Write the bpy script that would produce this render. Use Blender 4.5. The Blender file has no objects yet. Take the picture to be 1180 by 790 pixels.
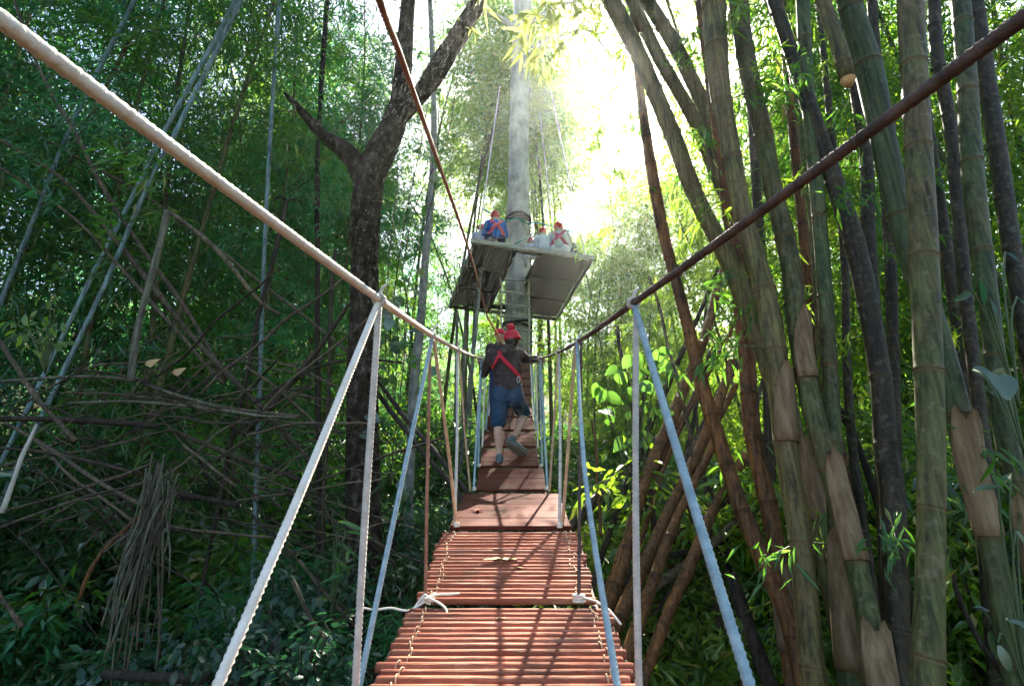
import bpy, math, random
import numpy as np
from mathutils import Vector, Matrix

random.seed(7)
RNG = np.random.default_rng(11)
sc = bpy.context.scene
col = sc.collection
R = math.radians
PI = math.pi

# ------------------------------------------------------------------ camera model
FPX, CXP, CYP = 620.0, 590.0, 395.0          # focal length and centre, in photo pixels (1180 x 790)
TILT = R(18.0)
CAM = Vector((0.0, 0.0, 3.0))
cT, sT = math.cos(TILT), math.sin(TILT)


def ray(px, py):
    a = (px - CXP) / FPX
    b = (CYP - py) / FPX
    return Vector((a, cT - b * sT, sT + b * cT))


def P(px, py, zc):
    """point at a distance zc along the optical axis"""
    return CAM + ray(px, py) * zc


def PY(px, py, y):
    """point at horizontal distance y"""
    d = ray(px, py)
    return CAM + d * (y / d.y)


def PH(px, py, z):
    """point at height z above the world origin"""
    d = ray(px, py)
    return CAM + d * ((z - CAM.z) / d.z)


def zc_of(p):
    v = p - CAM
    return v.y * cT + v.z * sT


def ground_z(x, y):
    x = np.asarray(x, float); y = np.asarray(y, float)
    z = 0.45 + 0.02 * y
    z = z + 0.36 * np.maximum(0, y - 15) * (1 - np.exp(-np.maximum(0, y - 15) / 5.0))
    z = z + 0.16 * np.maximum(0, np.abs(x) - 6)
    z = z + 0.12 * np.sin(x * 0.9 + 1.0) * np.cos(y * 0.7) + 0.06 * np.sin(x * 2.3 + y * 1.7)
    return z


# ------------------------------------------------------------------ materials
def nt(name):
    m = bpy.data.materials.new(name)
    m.use_nodes = True
    t = m.node_tree
    t.nodes.clear()
    out = t.nodes.new('ShaderNodeOutputMaterial')
    return m, t, t.nodes, t.links, out


def ramp(N, stops, interp='LINEAR'):
    r = N.new('ShaderNodeValToRGB')
    r.color_ramp.interpolation = interp
    el = r.color_ramp.elements
    while len(el) < len(stops):
        el.new(0.5)
    for e, (p, c) in zip(el, stops):
        e.position = p
        e.color = (*c, 1)
    return r


def mat_surface(name, c1, c2, scale=6.0, stretch=(1, 1, 1), rough=0.7, bump=0.3, bscale=None, spec=0.3, c3=None,
                detail=6, dist=0.01, lo=0.35, hi=0.65, rnd=0.0, island=0.0):
    m, t, N, L, out = nt(name)
    tc = N.new('ShaderNodeTexCoord')
    mp = N.new('ShaderNodeMapping'); mp.inputs['Scale'].default_value = stretch
    L.new(tc.outputs['Object'], mp.inputs['Vector'])
    n = N.new('ShaderNodeTexNoise'); n.inputs['Scale'].default_value = scale; n.inputs['Detail'].default_value = detail
    n.inputs['Roughness'].default_value = 0.65
    L.new(mp.outputs[0], n.inputs['Vector'])
    stops = [(lo, c1), (hi, c2)] if c3 is None else [(lo, c1), ((lo + hi) / 2, c2), (hi, c3)]
    r = ramp(N, stops)
    L.new(n.outputs['Fac'], r.inputs[0])
    p = N.new('ShaderNodeBsdfPrincipled')
    p.inputs['Roughness'].default_value = rough
    p.inputs['Specular IOR Level'].default_value = spec
    if rnd > 0:
        oi = N.new('ShaderNodeObjectInfo')
        hs = N.new('ShaderNodeHueSaturation')
        ma = N.new('ShaderNodeMapRange'); ma.inputs['To Min'].default_value = 1 - rnd; ma.inputs['To Max'].default_value = 1 + rnd
        L.new(oi.outputs['Random'], ma.inputs['Value'])
        L.new(ma.outputs[0], hs.inputs['Value'])
        L.new(r.outputs[0], hs.inputs['Color'])
        L.new(hs.outputs[0], p.inputs['Base Color'])
    elif island > 0:
        gi = N.new('ShaderNodeNewGeometry'); hs = N.new('ShaderNodeHueSaturation')
        ma = N.new('ShaderNodeMapRange'); ma.inputs['To Min'].default_value = 1 - island; ma.inputs['To Max'].default_value = 1 + island
        L.new(gi.outputs['Random Per Island'], ma.inputs['Value']); L.new(ma.outputs[0], hs.inputs['Value'])
        nd = N.new('ShaderNodeTexNoise'); nd.inputs['Scale'].default_value = 3.3; nd.inputs['Detail'].default_value = 8; nd.inputs['Roughness'].default_value = 0.75
        L.new(tc.outputs['Object'], nd.inputs['Vector'])
        rd = ramp(N, [(0.50, (0, 0, 0)), (0.68, (0.75, 0.75, 0.75))]); L.new(nd.outputs['Fac'], rd.inputs[0])
        mxd = N.new('ShaderNodeMix'); mxd.data_type = 'RGBA'; L.new(rd.outputs[0], mxd.inputs[0]); mxd.inputs[7].default_value = (0.10, 0.062, 0.04, 1)
        L.new(r.outputs[0], hs.inputs['Color']); L.new(hs.outputs[0], mxd.inputs[6]); L.new(mxd.outputs[2], p.inputs['Base Color'])
    else:
        L.new(r.outputs[0], p.inputs['Base Color'])
    if bump > 0:
        n2 = N.new('ShaderNodeTexNoise'); n2.inputs['Scale'].default_value = bscale or scale * 3; n2.inputs['Detail'].default_value = 5
        L.new(mp.outputs[0], n2.inputs['Vector'])
        b = N.new('ShaderNodeBump'); b.inputs['Strength'].default_value = bump; b.inputs['Distance'].default_value = dist
        L.new(n2.outputs['Fac'], b.inputs['Height'])
        L.new(b.outputs[0], p.inputs['Normal'])
    L.new(p.outputs[0], out.inputs[0])
    return m


def mat_leaf(name, d1, d2, tr, gloss=0.045, rough=0.35, tfac=0.57, dead=None, deadfac=0.06):
    """two sided leaf: diffuse + light passing through, colour varies from leaf to leaf"""
    m, t, N, L, out = nt(name)
    g = N.new('ShaderNodeNewGeometry')
    stops = [(0.0, d1), (1.0 - deadfac, d2)]
    if dead:
        stops += [(1.0 - deadfac * 0.9, dead), (1.0, dead)]
    r = ramp(N, stops)
    L.new(g.outputs['Random Per Island'], r.inputs[0])
    oi = N.new('ShaderNodeObjectInfo')
    hs = N.new('ShaderNodeHueSaturation')
    ma = N.new('ShaderNodeMapRange'); ma.inputs['To Min'].default_value = 0.75; ma.inputs['To Max'].default_value = 1.25
    L.new(oi.outputs['Random'], ma.inputs['Value']); L.new(ma.outputs[0], hs.inputs['Value'])
    L.new(r.outputs[0], hs.inputs['Color'])
    df = N.new('ShaderNodeBsdfDiffuse'); L.new(hs.outputs[0], df.inputs[0])
    tl = N.new('ShaderNodeBsdfTranslucent')
    mx = N.new('ShaderNodeMix'); mx.data_type = 'RGBA'; mx.inputs[0].default_value = 0.3
    mx.inputs[6].default_value = (*tr, 1); L.new(hs.outputs[0], mx.inputs[7])
    L.new(mx.outputs[2], tl.inputs[0])
    s1 = N.new('ShaderNodeMixShader'); s1.inputs[0].default_value = tfac
    L.new(df.outputs[0], s1.inputs[1]); L.new(tl.outputs[0], s1.inputs[2])
    gl = N.new('ShaderNodeBsdfGlossy'); gl.inputs['Roughness'].default_value = rough
    gl.inputs[0].default_value = (0.9, 0.95, 0.9, 1)
    s2 = N.new('ShaderNodeMixShader'); s2.inputs[0].default_value = gloss
    L.new(s1.outputs[0], s2.inputs[1]); L.new(gl.outputs[0], s2.inputs[2])
    L.new(s2.outputs[0], out.inputs[0])
    return m


def mat_culm(name, c1, c2, node_c, blotch, scale=5.0, rough=0.55, lichen=0.0, rnd=0.15, patch=0.7, patch_c=(0.145, 0.092, 0.040)):
    """bamboo: streaked skin, pale/brown bands at the nodes (attribute 'band')"""
    m, t, N, L, out = nt(name)
    tc = N.new('ShaderNodeTexCoord')
    mp = N.new('ShaderNodeMapping'); mp.inputs['Scale'].default_value = (1, 1, 0.25)
    L.new(tc.outputs['Object'], mp.inputs['Vector'])
    n = N.new('ShaderNodeTexNoise'); n.inputs['Scale'].default_value = scale; n.inputs['Detail'].default_value = 8
    n.inputs['Roughness'].default_value = 0.7
    L.new(mp.outputs[0], n.inputs['Vector'])
    r0 = ramp(N, [(0.3, c1), (0.68, c2)]); L.new(n.outputs['Fac'], r0.inputs[0])
    mpw = N.new('ShaderNodeMapping'); mpw.inputs['Scale'].default_value = (22, 22, 0.9); L.new(tc.outputs['Object'], mpw.inputs['Vector'])
    nst = N.new('ShaderNodeTexNoise'); nst.inputs['Scale'].default_value = 2.2; nst.inputs['Detail'].default_value = 4; L.new(mpw.outputs[0], nst.inputs['Vector'])
    nbig = N.new('ShaderNodeTexNoise'); nbig.inputs['Scale'].default_value = 2.1; nbig.inputs['Detail'].default_value = 5; nbig.inputs['Roughness'].default_value = 0.7
    oiw = N.new('ShaderNodeObjectInfo'); vadd = N.new('ShaderNodeVectorMath'); vadd.operation = 'ADD'
    vsc = N.new('ShaderNodeVectorMath'); vsc.operation = 'SCALE'; vsc.inputs[3].default_value = 37.0
    cmb = N.new('ShaderNodeCombineXYZ'); L.new(oiw.outputs['Random'], cmb.inputs[0]); L.new(oiw.outputs['Random'], cmb.inputs[2])
    L.new(cmb.outputs[0], vsc.inputs[0]); L.new(tc.outputs['Object'], vadd.inputs[0]); L.new(vsc.outputs[0], vadd.inputs[1]); L.new(vadd.outputs[0], nbig.inputs['Vector'])
    rb = ramp(N, [(0.42, (0, 0, 0)), (0.62, (1, 1, 1))]); L.new(nbig.outputs['Fac'], rb.inputs[0])
    rs = ramp(N, [(0.33, (0.38, 0.37, 0.34)), (0.5, (0.85, 0.85, 0.85)), (0.68, (1.25, 1.24, 1.2))]); L.new(nst.outputs['Fac'], rs.inputs[0])
    mpatch = N.new('ShaderNodeMath'); mpatch.operation = 'MULTIPLY'; mpatch.inputs[1].default_value = patch
    L.new(rb.outputs[0], mpatch.inputs[0])
    mxp = N.new('ShaderNodeMix'); mxp.data_type = 'RGBA'; L.new(mpatch.outputs[0], mxp.inputs[0]); L.new(r0.outputs[0], mxp.inputs[6])
    mxp.inputs[7].default_value = (*patch_c, 1)
    r = N.new('ShaderNodeMix'); r.data_type = 'RGBA'; r.blend_type = 'MULTIPLY'; r.inputs[0].default_value = 1.0
    L.new(mxp.outputs[2], r.inputs[6]); L.new(rs.outputs[0], r.inputs[7])
    n2 = N.new('ShaderNodeTexNoise'); n2.inputs['Scale'].default_value = scale * 5; n2.inputs['Detail'].default_value = 6
    L.new(tc.outputs['Object'], n2.inputs['Vector'])
    r2 = ramp(N, [(0.56, (0, 0, 0)), (0.66, (1, 1, 1))]); L.new(n2.outputs['Fac'], r2.inputs[0])
    mx0 = N.new('ShaderNodeMix'); mx0.data_type = 'RGBA'
    mm = N.new('ShaderNodeMath'); mm.operation = 'MULTIPLY'; mm.inputs[1].default_value = 0.35 + lichen
    L.new(r2.outputs[0], mm.inputs[0]); L.new(mm.outputs[0], mx0.inputs[0])
    L.new(r.outputs[2], mx0.inputs[6]); mx0.inputs[7].default_value = (*blotch, 1)
    mps = N.new('ShaderNodeMapping'); mps.inputs['Scale'].default_value = (7, 7, 1.6); L.new(vadd.outputs[0], mps.inputs['Vector'])
    nsn = N.new('ShaderNodeTexNoise'); nsn.inputs['Scale'].default_value = 1.6; nsn.inputs['Detail'].default_value = 9; nsn.inputs['Roughness'].default_value = 0.75
    L.new(mps.outputs[0], nsn.inputs['Vector'])
    rsn = ramp(N, [(0.50, (1, 1, 1)), (0.66, (0.28, 0.27, 0.24))]); L.new(nsn.outputs['Fac'], rsn.inputs[0])
    mstain = N.new('ShaderNodeMix'); mstain.data_type = 'RGBA'; mstain.blend_type = 'MULTIPLY'; mstain.inputs[0].default_value = 0.85
    L.new(mx0.outputs[2], mstain.inputs[6]); L.new(rsn.outputs[0], mstain.inputs[7])
    at = N.new('ShaderNodeAttribute'); at.attribute_name = 'band'
    mx = N.new('ShaderNodeMix'); mx.data_type = 'RGBA'
    bm = N.new('ShaderNodeMath'); bm.operation = 'MULTIPLY'; bm2 = N.new('ShaderNodeMapRange'); bm2.inputs['From Min'].default_value = 0.35; bm2.inputs['From Max'].default_value = 0.65; bm2.inputs['To Min'].default_value = 0.25; bm2.inputs['To Max'].default_value = 0.95
    L.new(n2.outputs['Fac'], bm2.inputs['Value']); L.new(at.outputs['Fac'], bm.inputs[0]); L.new(bm2.outputs[0], bm.inputs[1])
    L.new(bm.outputs[0], mx.inputs[0]); L.new(mstain.outputs[2], mx.inputs[6]); mx.inputs[7].default_value = (*node_c, 1)
    oi = N.new('ShaderNodeObjectInfo')
    hs = N.new('ShaderNodeHueSaturation')
    ma = N.new('ShaderNodeMapRange'); ma.inputs['To Min'].default_value = 1 - rnd; ma.inputs['To Max'].default_value = 1 + rnd
    L.new(oi.outputs['Random'], ma.inputs['Value']); L.new(ma.outputs[0], hs.inputs['Value'])
    L.new(mx.outputs[2], hs.inputs['Color'])
    p = N.new('ShaderNodeBsdfPrincipled'); p.inputs['Roughness'].default_value = rough
    p.inputs['Specular IOR Level'].default_value = 0.22
    L.new(hs.outputs[0], p.inputs['Base Color'])
    b = N.new('ShaderNodeBump'); b.inputs['Strength'].default_value = 0.25; b.inputs['Distance'].default_value = 0.004
    L.new(n2.outputs['Fac'], b.inputs['Height']); L.new(b.outputs[0], p.inputs['Normal'])
    L.new(p.outputs[0], out.inputs[0])
    return m


M = {}
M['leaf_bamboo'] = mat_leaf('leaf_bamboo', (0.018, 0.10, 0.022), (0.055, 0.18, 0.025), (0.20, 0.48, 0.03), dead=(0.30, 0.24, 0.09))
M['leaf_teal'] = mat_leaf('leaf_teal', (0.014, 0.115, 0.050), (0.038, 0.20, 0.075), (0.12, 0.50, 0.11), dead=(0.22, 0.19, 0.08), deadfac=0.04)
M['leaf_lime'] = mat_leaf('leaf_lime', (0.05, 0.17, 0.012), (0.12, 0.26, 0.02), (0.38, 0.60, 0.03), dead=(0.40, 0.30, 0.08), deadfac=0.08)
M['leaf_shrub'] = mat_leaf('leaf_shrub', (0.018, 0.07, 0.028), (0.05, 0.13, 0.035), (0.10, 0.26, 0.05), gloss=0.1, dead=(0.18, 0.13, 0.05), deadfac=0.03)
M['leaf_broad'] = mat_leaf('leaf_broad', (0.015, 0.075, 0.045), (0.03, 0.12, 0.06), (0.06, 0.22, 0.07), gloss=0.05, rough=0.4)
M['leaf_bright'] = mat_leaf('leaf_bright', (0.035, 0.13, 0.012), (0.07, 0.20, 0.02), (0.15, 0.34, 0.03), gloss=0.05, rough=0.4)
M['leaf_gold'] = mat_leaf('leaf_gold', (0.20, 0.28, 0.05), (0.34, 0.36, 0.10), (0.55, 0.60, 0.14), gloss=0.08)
M['leaf_yellow'] = mat_surface('leaf_yellow', (0.65, 0.55, 0.18), (0.75, 0.66, 0.28), 20, bump=0.1)
M['leaf_red'] = mat_surface('leaf_red', (0.55, 0.06, 0.02), (0.65, 0.12, 0.03), 20, bump=0.1)
M['leaf_dry'] = mat_surface('leaf_dry', (0.34, 0.22, 0.09), (0.48, 0.34, 0.16), 12, bump=0.3)
M['culm_green'] = mat_culm('culm_green', (0.054, 0.067, 0.020), (0.132, 0.147, 0.047), (0.12, 0.075, 0.03), (0.19, 0.165, 0.10), lichen=0.2)
M['culm_teal'] = mat_culm('culm_teal', (0.037, 0.065, 0.024), (0.092, 0.130, 0.047), (0.12, 0.075, 0.03), (0.14, 0.13, 0.08), lichen=0.2, patch=0.45)
M['culm_pale'] = mat_culm('culm_pale', (0.092, 0.082, 0.023), (0.199, 0.180, 0.059), (0.12, 0.075, 0.035), (0.05, 0.042, 0.024), lichen=0.25)
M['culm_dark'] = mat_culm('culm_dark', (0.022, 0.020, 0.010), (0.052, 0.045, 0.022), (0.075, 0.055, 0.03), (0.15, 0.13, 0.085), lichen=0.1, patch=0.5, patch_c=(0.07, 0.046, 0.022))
M['culm_orange'] = mat_culm('culm_orange', (0.13, 0.050, 0.013), (0.30, 0.135, 0.040), (0.06, 0.03, 0.013), (0.06, 0.038, 0.02), lichen=0.35, patch=0.7, patch_c=(0.07, 0.042, 0.022))
M['culm_blue'] = mat_culm('culm_blue', (0.13, 0.23, 0.24), (0.23, 0.34, 0.34), (0.30, 0.34, 0.30), (0.28, 0.34, 0.30), patch=0.4, patch_c=(0.10, 0.11, 0.08))
M['dead_pole'] = mat_culm('dead_pole', (0.075, 0.055, 0.034), (0.20, 0.155, 0.10), (0.04, 0.03, 0.02), (0.04, 0.034, 0.022), rough=0.65, rnd=0.35, patch=0.6, patch_c=(0.05, 0.042, 0.03))
M['dead_pale'] = mat_culm('dead_pale', (0.12, 0.12, 0.08), (0.23, 0.225, 0.16), (0.09, 0.08, 0.055), (0.10, 0.09, 0.06), rough=0.6, patch=0.6, patch_c=(0.05, 0.042, 0.03))
M['dead_dark'] = mat_culm('dead_dark', (0.025, 0.02, 0.014), (0.07, 0.05, 0.035), (0.03, 0.02, 0.015), (0.09, 0.08, 0.06), rough=0.8, patch=0.6, patch_c=(0.05, 0.042, 0.03))
M['twig'] = mat_surface('twig', (0.05, 0.08, 0.03), (0.09, 0.12, 0.05), 6, bump=0)
M['sheath'] = mat_surface('sheath', (0.085, 0.055, 0.028), (0.20, 0.135, 0.072), 6, (5, 5, 0.6), rough=0.85, bump=0.6, bscale=26, c3=(0.28, 0.21, 0.13), lo=0.3, hi=0.75, rnd=0.25)
M['bark_dark'] = mat_surface('bark_dark', (0.012, 0.009, 0.006), (0.050, 0.037, 0.026), 11, (1, 1, 0.6), 0.95, 1.0, 26, 0.1, c3=(0.17, 0.15, 0.12), dist=0.06, lo=0.36, hi=0.72)
M['bark_pale'] = mat_surface('bark_pale', (0.27, 0.255, 0.22), (0.43, 0.41, 0.36), 3.2, (1, 1, 0.6), 0.85, 0.7, 14, 0.2, c3=(0.53, 0.52, 0.47), dist=0.02)
M['bark_mottled'] = mat_surface('bark_mottled', (0.13, 0.125, 0.11), (0.40, 0.39, 0.35), 9, (1, 1, 0.6), 0.85, 0.5, 20, 0.2)
M['rope_cream'] = mat_surface('rope_cream', (0.68, 0.60, 0.48), (0.84, 0.78, 0.68), 22, rough=0.8, bump=0.5, bscale=220, dist=0.003)
M['rope_blue'] = mat_surface('rope_blue', (0.20, 0.29, 0.32), (0.36, 0.46, 0.48), 22, rough=0.8, bump=0.5, bscale=220, dist=0.003)
M['rope_grey'] = mat_surface('rope_grey', (0.40, 0.38, 0.34), (0.60, 0.57, 0.50), 24, rough=0.85, bump=0.5, bscale=220, dist=0.003)
M['rope_brown'] = mat_surface('rope_brown', (0.05, 0.032, 0.026), (0.13, 0.085, 0.068), 22, rough=0.8, bump=0.5, bscale=220, dist=0.003)
M['rope_rust'] = mat_surface('rope_rust', (0.22, 0.09, 0.05), (0.36, 0.17, 0.10), 22, rough=0.75, bump=0.5, bscale=220, dist=0.003)
M['rope_tan'] = mat_surface('rope_tan', (0.38, 0.24, 0.13), (0.56, 0.40, 0.25), 22, rough=0.8, bump=0.5, bscale=220, dist=0.003)
M['rope_orange'] = mat_surface('rope_orange', (0.75, 0.28, 0.06), (0.80, 0.42, 0.12), 22, rough=0.7, bump=0.3, bscale=200)
M['rope_green'] = mat_surface('rope_green', (0.03, 0.26, 0.17), (0.06, 0.38, 0.26), 22, rough=0.7, bump=0.3, bscale=200)
M['rope_black'] = mat_surface('rope_black', (0.012, 0.014, 0.016), (0.035, 0.035, 0.04), 22, rough=0.8, bump=0.3)
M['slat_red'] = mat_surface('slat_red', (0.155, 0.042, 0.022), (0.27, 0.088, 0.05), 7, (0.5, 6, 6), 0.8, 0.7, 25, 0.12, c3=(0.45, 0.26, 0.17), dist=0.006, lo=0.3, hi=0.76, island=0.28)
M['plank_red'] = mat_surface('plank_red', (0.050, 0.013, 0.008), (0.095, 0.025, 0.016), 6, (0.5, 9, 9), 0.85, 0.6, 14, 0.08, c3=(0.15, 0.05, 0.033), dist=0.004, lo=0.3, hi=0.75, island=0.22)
M['wood_grey'] = mat_surface('wood_grey', (0.10, 0.085, 0.065), (0.22, 0.19, 0.15), 6, (1, 5, 5), 0.8, 0.5, 20)
M['wood_dark'] = mat_surface('wood_dark', (0.012, 0.009, 0.005), (0.048, 0.035, 0.020), 6, (5, 0.7, 5), 0.95, 0.5, 20, 0.05)
M['wood_pale'] = mat_surface('wood_pale', (0.36, 0.34, 0.28), (0.55, 0.52, 0.45), 6, (1, 1, 1), 0.7, 0.4, 20)
M['metal'] = mat_surface('metal', (0.35, 0.36, 0.37), (0.5, 0.5, 0.5), 10, rough=0.4, bump=0)
M['litter'] = mat_surface('litter', (0.028, 0.022, 0.013), (0.075, 0.058, 0.034), 2.2, (1, 1, 1), 0.95, 1.0, 18, 0.1, c3=(0.05, 0.075, 0.03), dist=0.06)
M['skin'] = mat_surface('skin', (0.50, 0.31, 0.22), (0.57, 0.36, 0.26), 9, rough=0.55, bump=0.05)
M['hair'] = mat_surface('hair', (0.015, 0.012, 0.01), (0.04, 0.03, 0.022), 60, rough=0.5, bump=0.4)
M['jacket'] = mat_surface('jacket', (0.028, 0.020, 0.019), (0.055, 0.042, 0.039), 35, rough=0.95, bump=0.7, bscale=7, dist=0.05)
M['teal_cloth'] = mat_surface('teal_cloth', (0.02, 0.12, 0.12), (0.04, 0.18, 0.17), 30, rough=0.9, bump=0.2)
M['denim'] = mat_surface('denim', (0.008, 0.034, 0.072), (0.022, 0.068, 0.125), 40, rough=0.9, bump=0.7, bscale=8, dist=0.04)
M['red_wool'] = mat_surface('red_wool', (0.46, 0.018, 0.04), (0.62, 0.035, 0.065), 60, rough=0.95, bump=0.9, bscale=110, dist=0.006)
M['red_strap'] = mat_surface('red_strap', (0.50, 0.012, 0.03), (0.60, 0.02, 0.045), 40, rough=0.6, bump=0.1)
M['red_helmet'] = mat_surface('red_helmet', (0.56, 0.035, 0.03), (0.64, 0.06, 0.05), 10, rough=0.35, bump=0)
M['pink_strap'] = mat_surface('pink_strap', (0.55, 0.06, 0.12), (0.62, 0.09, 0.17), 20, rough=0.6, bump=0)
M['blue_cloth'] = mat_surface('blue_cloth', (0.016, 0.10, 0.46), (0.03, 0.16, 0.60), 16, rough=0.8, bump=0.4, dist=0.03)
M['navy_cloth'] = mat_surface('navy_cloth', (0.012, 0.025, 0.075), (0.025, 0.045, 0.12), 16, rough=0.85, bump=0.3, dist=0.03)
M['grey_cloth'] = mat_surface('grey_cloth', (0.42, 0.45, 0.44), (0.56, 0.58, 0.56), 16, rough=0.9, bump=0.3, dist=0.03)
M['white_cloth'] = mat_surface('white_cloth', (0.66, 0.68, 0.72), (0.78, 0.79, 0.80), 16, rough=0.9, bump=0.3, dist=0.03)
M['lilac_cloth'] = mat_surface('lilac_cloth', (0.50, 0.50, 0.66), (0.62, 0.62, 0.74), 16, rough=0.9, bump=0.2)
M['shoe'] = mat_surface('shoe', (0.045, 0.075, 0.08), (0.10, 0.14, 0.14), 30, rough=0.7, bump=0.3)
M['sole'] = mat_surface('sole', (0.10, 0.085, 0.07), (0.19, 0.165, 0.14), 30, rough=0.85, bump=0.4)
M['cut_end'] = mat_surface('cut_end', (0.50, 0.26, 0.09), (0.62, 0.38, 0.16), 20, rough=0.8, bump=0.3)


# ------------------------------------------------------------------ object helpers
def tag(o, label=None, cat=None, group=None, kind=None):
    if label: o['label'] = label
    if cat: o['category'] = cat
    if group: o['group'] = group
    if kind: o['kind'] = kind
    return o


def empty(name, loc, label, cat, group=None):
    o = bpy.data.objects.new(name, None)
    o.empty_display_size = 0.2
    col.objects.link(o)
    o.location = loc
    return tag(o, label, cat, group)


def wloc(o):
    v = Vector((0, 0, 0))
    while o is not None:
        v += o.location
        o = o.parent
    return v


def link_mesh(name, me, material, parent=None, origin=None):
    """mesh in world coordinates; moved so that its own origin (or its parent's) is the local zero"""
    base = wloc(parent) if parent is not None else Vector((0, 0, 0) if origin is None else tuple(origin))
    if base.length > 0:
        me.transform(Matrix.Translation(-base))
    if material is not None:
        me.materials.append(material)
    o = bpy.data.objects.new(name, me)
    col.objects.link(o)
    if parent is not None:
        o.parent = parent
    else:
        o.location = base
    return o


def np_mesh(name, V, F, smooth=False, band=None):
    """V (n,3), F (m,k) int"""
    me = bpy.data.meshes.new(name)
    V = np.ascontiguousarray(V, dtype=np.float32); F = np.ascontiguousarray(F, dtype=np.int32)
    n, (m, k) = len(V), F.shape
    me.vertices.add(n); me.vertices.foreach_set('co', V.ravel())
    me.loops.add(m * k); me.loops.foreach_set('vertex_index', F.ravel())
    me.polygons.add(m)
    me.polygons.foreach_set('loop_start', np.arange(0, m * k, k, dtype=np.int32))
    me.update(calc_edges=True)
    if smooth:
        me.polygons.foreach_set('use_smooth', np.ones(m, dtype=bool))
    if band is not None:
        a = me.attributes.new('band', 'FLOAT', 'POINT'); a.data.foreach_set('value', np.asarray(band, dtype=np.float32))
    me.validate()
    return me


class MB:
    def __init__(s):
        s.v = []; s.f = []; s.b = []; s.smooth = True

    def quadtube(s, pts, rad, sides=8, band=None, lobes=0, lobe_amp=0.0, twist=0.0, caps=True, squash=None):
        """tube along pts; rad number or list; lobes/twist model the strands of a rope"""
        pts = [Vector(p) for p in pts]
        n = len(pts)
        if not hasattr(rad, '__len__'): rad = [rad] * n
        t0 = (pts[1] - pts[0]).normalized()
        ref = Vector((0, 0, 1)) if abs(t0.z) < 0.9 else Vector((0, 1, 0))
        u = t0.cross(ref).normalized()
        base = len(s.v); dist = 0.0
        for i in range(n):
            a = pts[max(i - 1, 0)]; b = pts[min(i + 1, n - 1)]
            t = (b - a)
            t = t.normalized() if t.length > 1e-9 else t0
            u = (u - t * u.dot(t))
            u = u.normalized() if u.length > 1e-9 else t.orthogonal().normalized()
            w = t.cross(u)
            if i: dist += (pts[i] - pts[i - 1]).length
            for k in range(sides):
                ph = 2 * PI * k / sides
                r = rad[i]
                if lobes: r *= 1 + lobe_amp * (abs(math.cos(lobes * (ph + twist * dist) / 2)) - 0.64)
                c, d = math.cos(ph) * r, math.sin(ph) * r
                if squash: d *= squash
                s.v.append(pts[i] + u * c + w * d)
                s.b.append(band[i] if band is not None else 0.0)
        for i in range(n - 1):
            for k in range(sides):
                k2 = (k + 1) % sides
                s.f.append((base + i * sides + k, base + i * sides + k2, base + (i + 1) * sides + k2, base + (i + 1) * sides + k))
        if caps:
            s.f.append(tuple(base + k for k in reversed(range(sides))))
            s.f.append(tuple(base + (n - 1) * sides + k for k in range(sides)))
        return s

    def box8(s, c):
        """8 corners: bottom 4 then top 4, same order"""
        b = len(s.v)
        s.v += [Vector(p) for p in c]; s.b += [0.0] * 8
        s.f += [(b, b + 3, b + 2, b + 1), (b + 4, b + 5, b + 6, b + 7)]
        for i in range(4):
            j = (i + 1) % 4
            s.f.append((b + i, b + j, b + 4 + j, b + 4 + i))
        return s

    def ball(s, c, r, seg=10, rings=7, rot=None):
        c = Vector(c)
        if not hasattr(r, '__len__'): r = (r, r, r)
        b = len(s.v)
        for i in range(rings + 1):
            th = PI * i / rings
            for k in range(seg):
                ph = 2 * PI * k / seg
                p = Vector((r[0] * math.sin(th) * math.cos(ph), r[1] * math.sin(th) * math.sin(ph), r[2] * math.cos(th)))
                if rot is not None: p = rot @ p
                s.v.append(c + p); s.b.append(0.0)
        for i in range(rings):
            for k in range(seg):
                k2 = (k + 1) % seg
                s.f.append((b + i * seg + k, b + (i + 1) * seg + k, b + (i + 1) * seg + k2, b + i * seg + k2))
        return s

    def mesh(s, name, smooth=None):
        me = bpy.data.meshes.new(name)
        me.from_pydata([tuple(v) for v in s.v], [], s.f)
        me.validate(); me.update()
        if (s.smooth if smooth is None else smooth):
            me.polygons.foreach_set('use_smooth', np.ones(len(me.polygons), dtype=bool))
        if any(s.b) and len(me.vertices) == len(s.b):
            a = me.attributes.new('band', 'FLOAT', 'POINT'); a.data.foreach_set('value', np.asarray(s.b, dtype=np.float32))
        return me

    def build(s, name, material, parent=None, origin=None, smooth=None):
        return link_mesh(name, s.mesh(name, smooth), material, parent, origin)


def spline(pts, n):
    """Catmull-Rom through pts (lists of floats, any dimension), n samples, spaced by chord length"""
    A = np.array([list(p) for p in pts], float)
    if len(A) == 2:
        t = np.linspace(0, 1, n)[:, None]
        return A[0] * (1 - t) + A[1] * t
    d = np.r_[0, np.cumsum(np.linalg.norm(np.diff(A[:, :3], axis=0), axis=1))]
    m = np.zeros_like(A)
    for i in range(len(A)):
        a, b = max(i - 1, 0), min(i + 1, len(A) - 1)
        m[i] = (A[b] - A[a]) / (d[b] - d[a])
    out = []
    for s_ in np.linspace(0, d[-1], n):
        i = min(np.searchsorted(d, s_, side='right') - 1, len(A) - 2)
        h = d[i + 1] - d[i]; t = (s_ - d[i]) / h
        out.append((2 * t**3 - 3 * t**2 + 1) * A[i] + (t**3 - 2 * t**2 + t) * h * m[i] + (-2 * t**3 + 3 * t**2) * A[i + 1] + (t**3 - t**2) * h * m[i + 1])
    return np.array(out)


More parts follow.
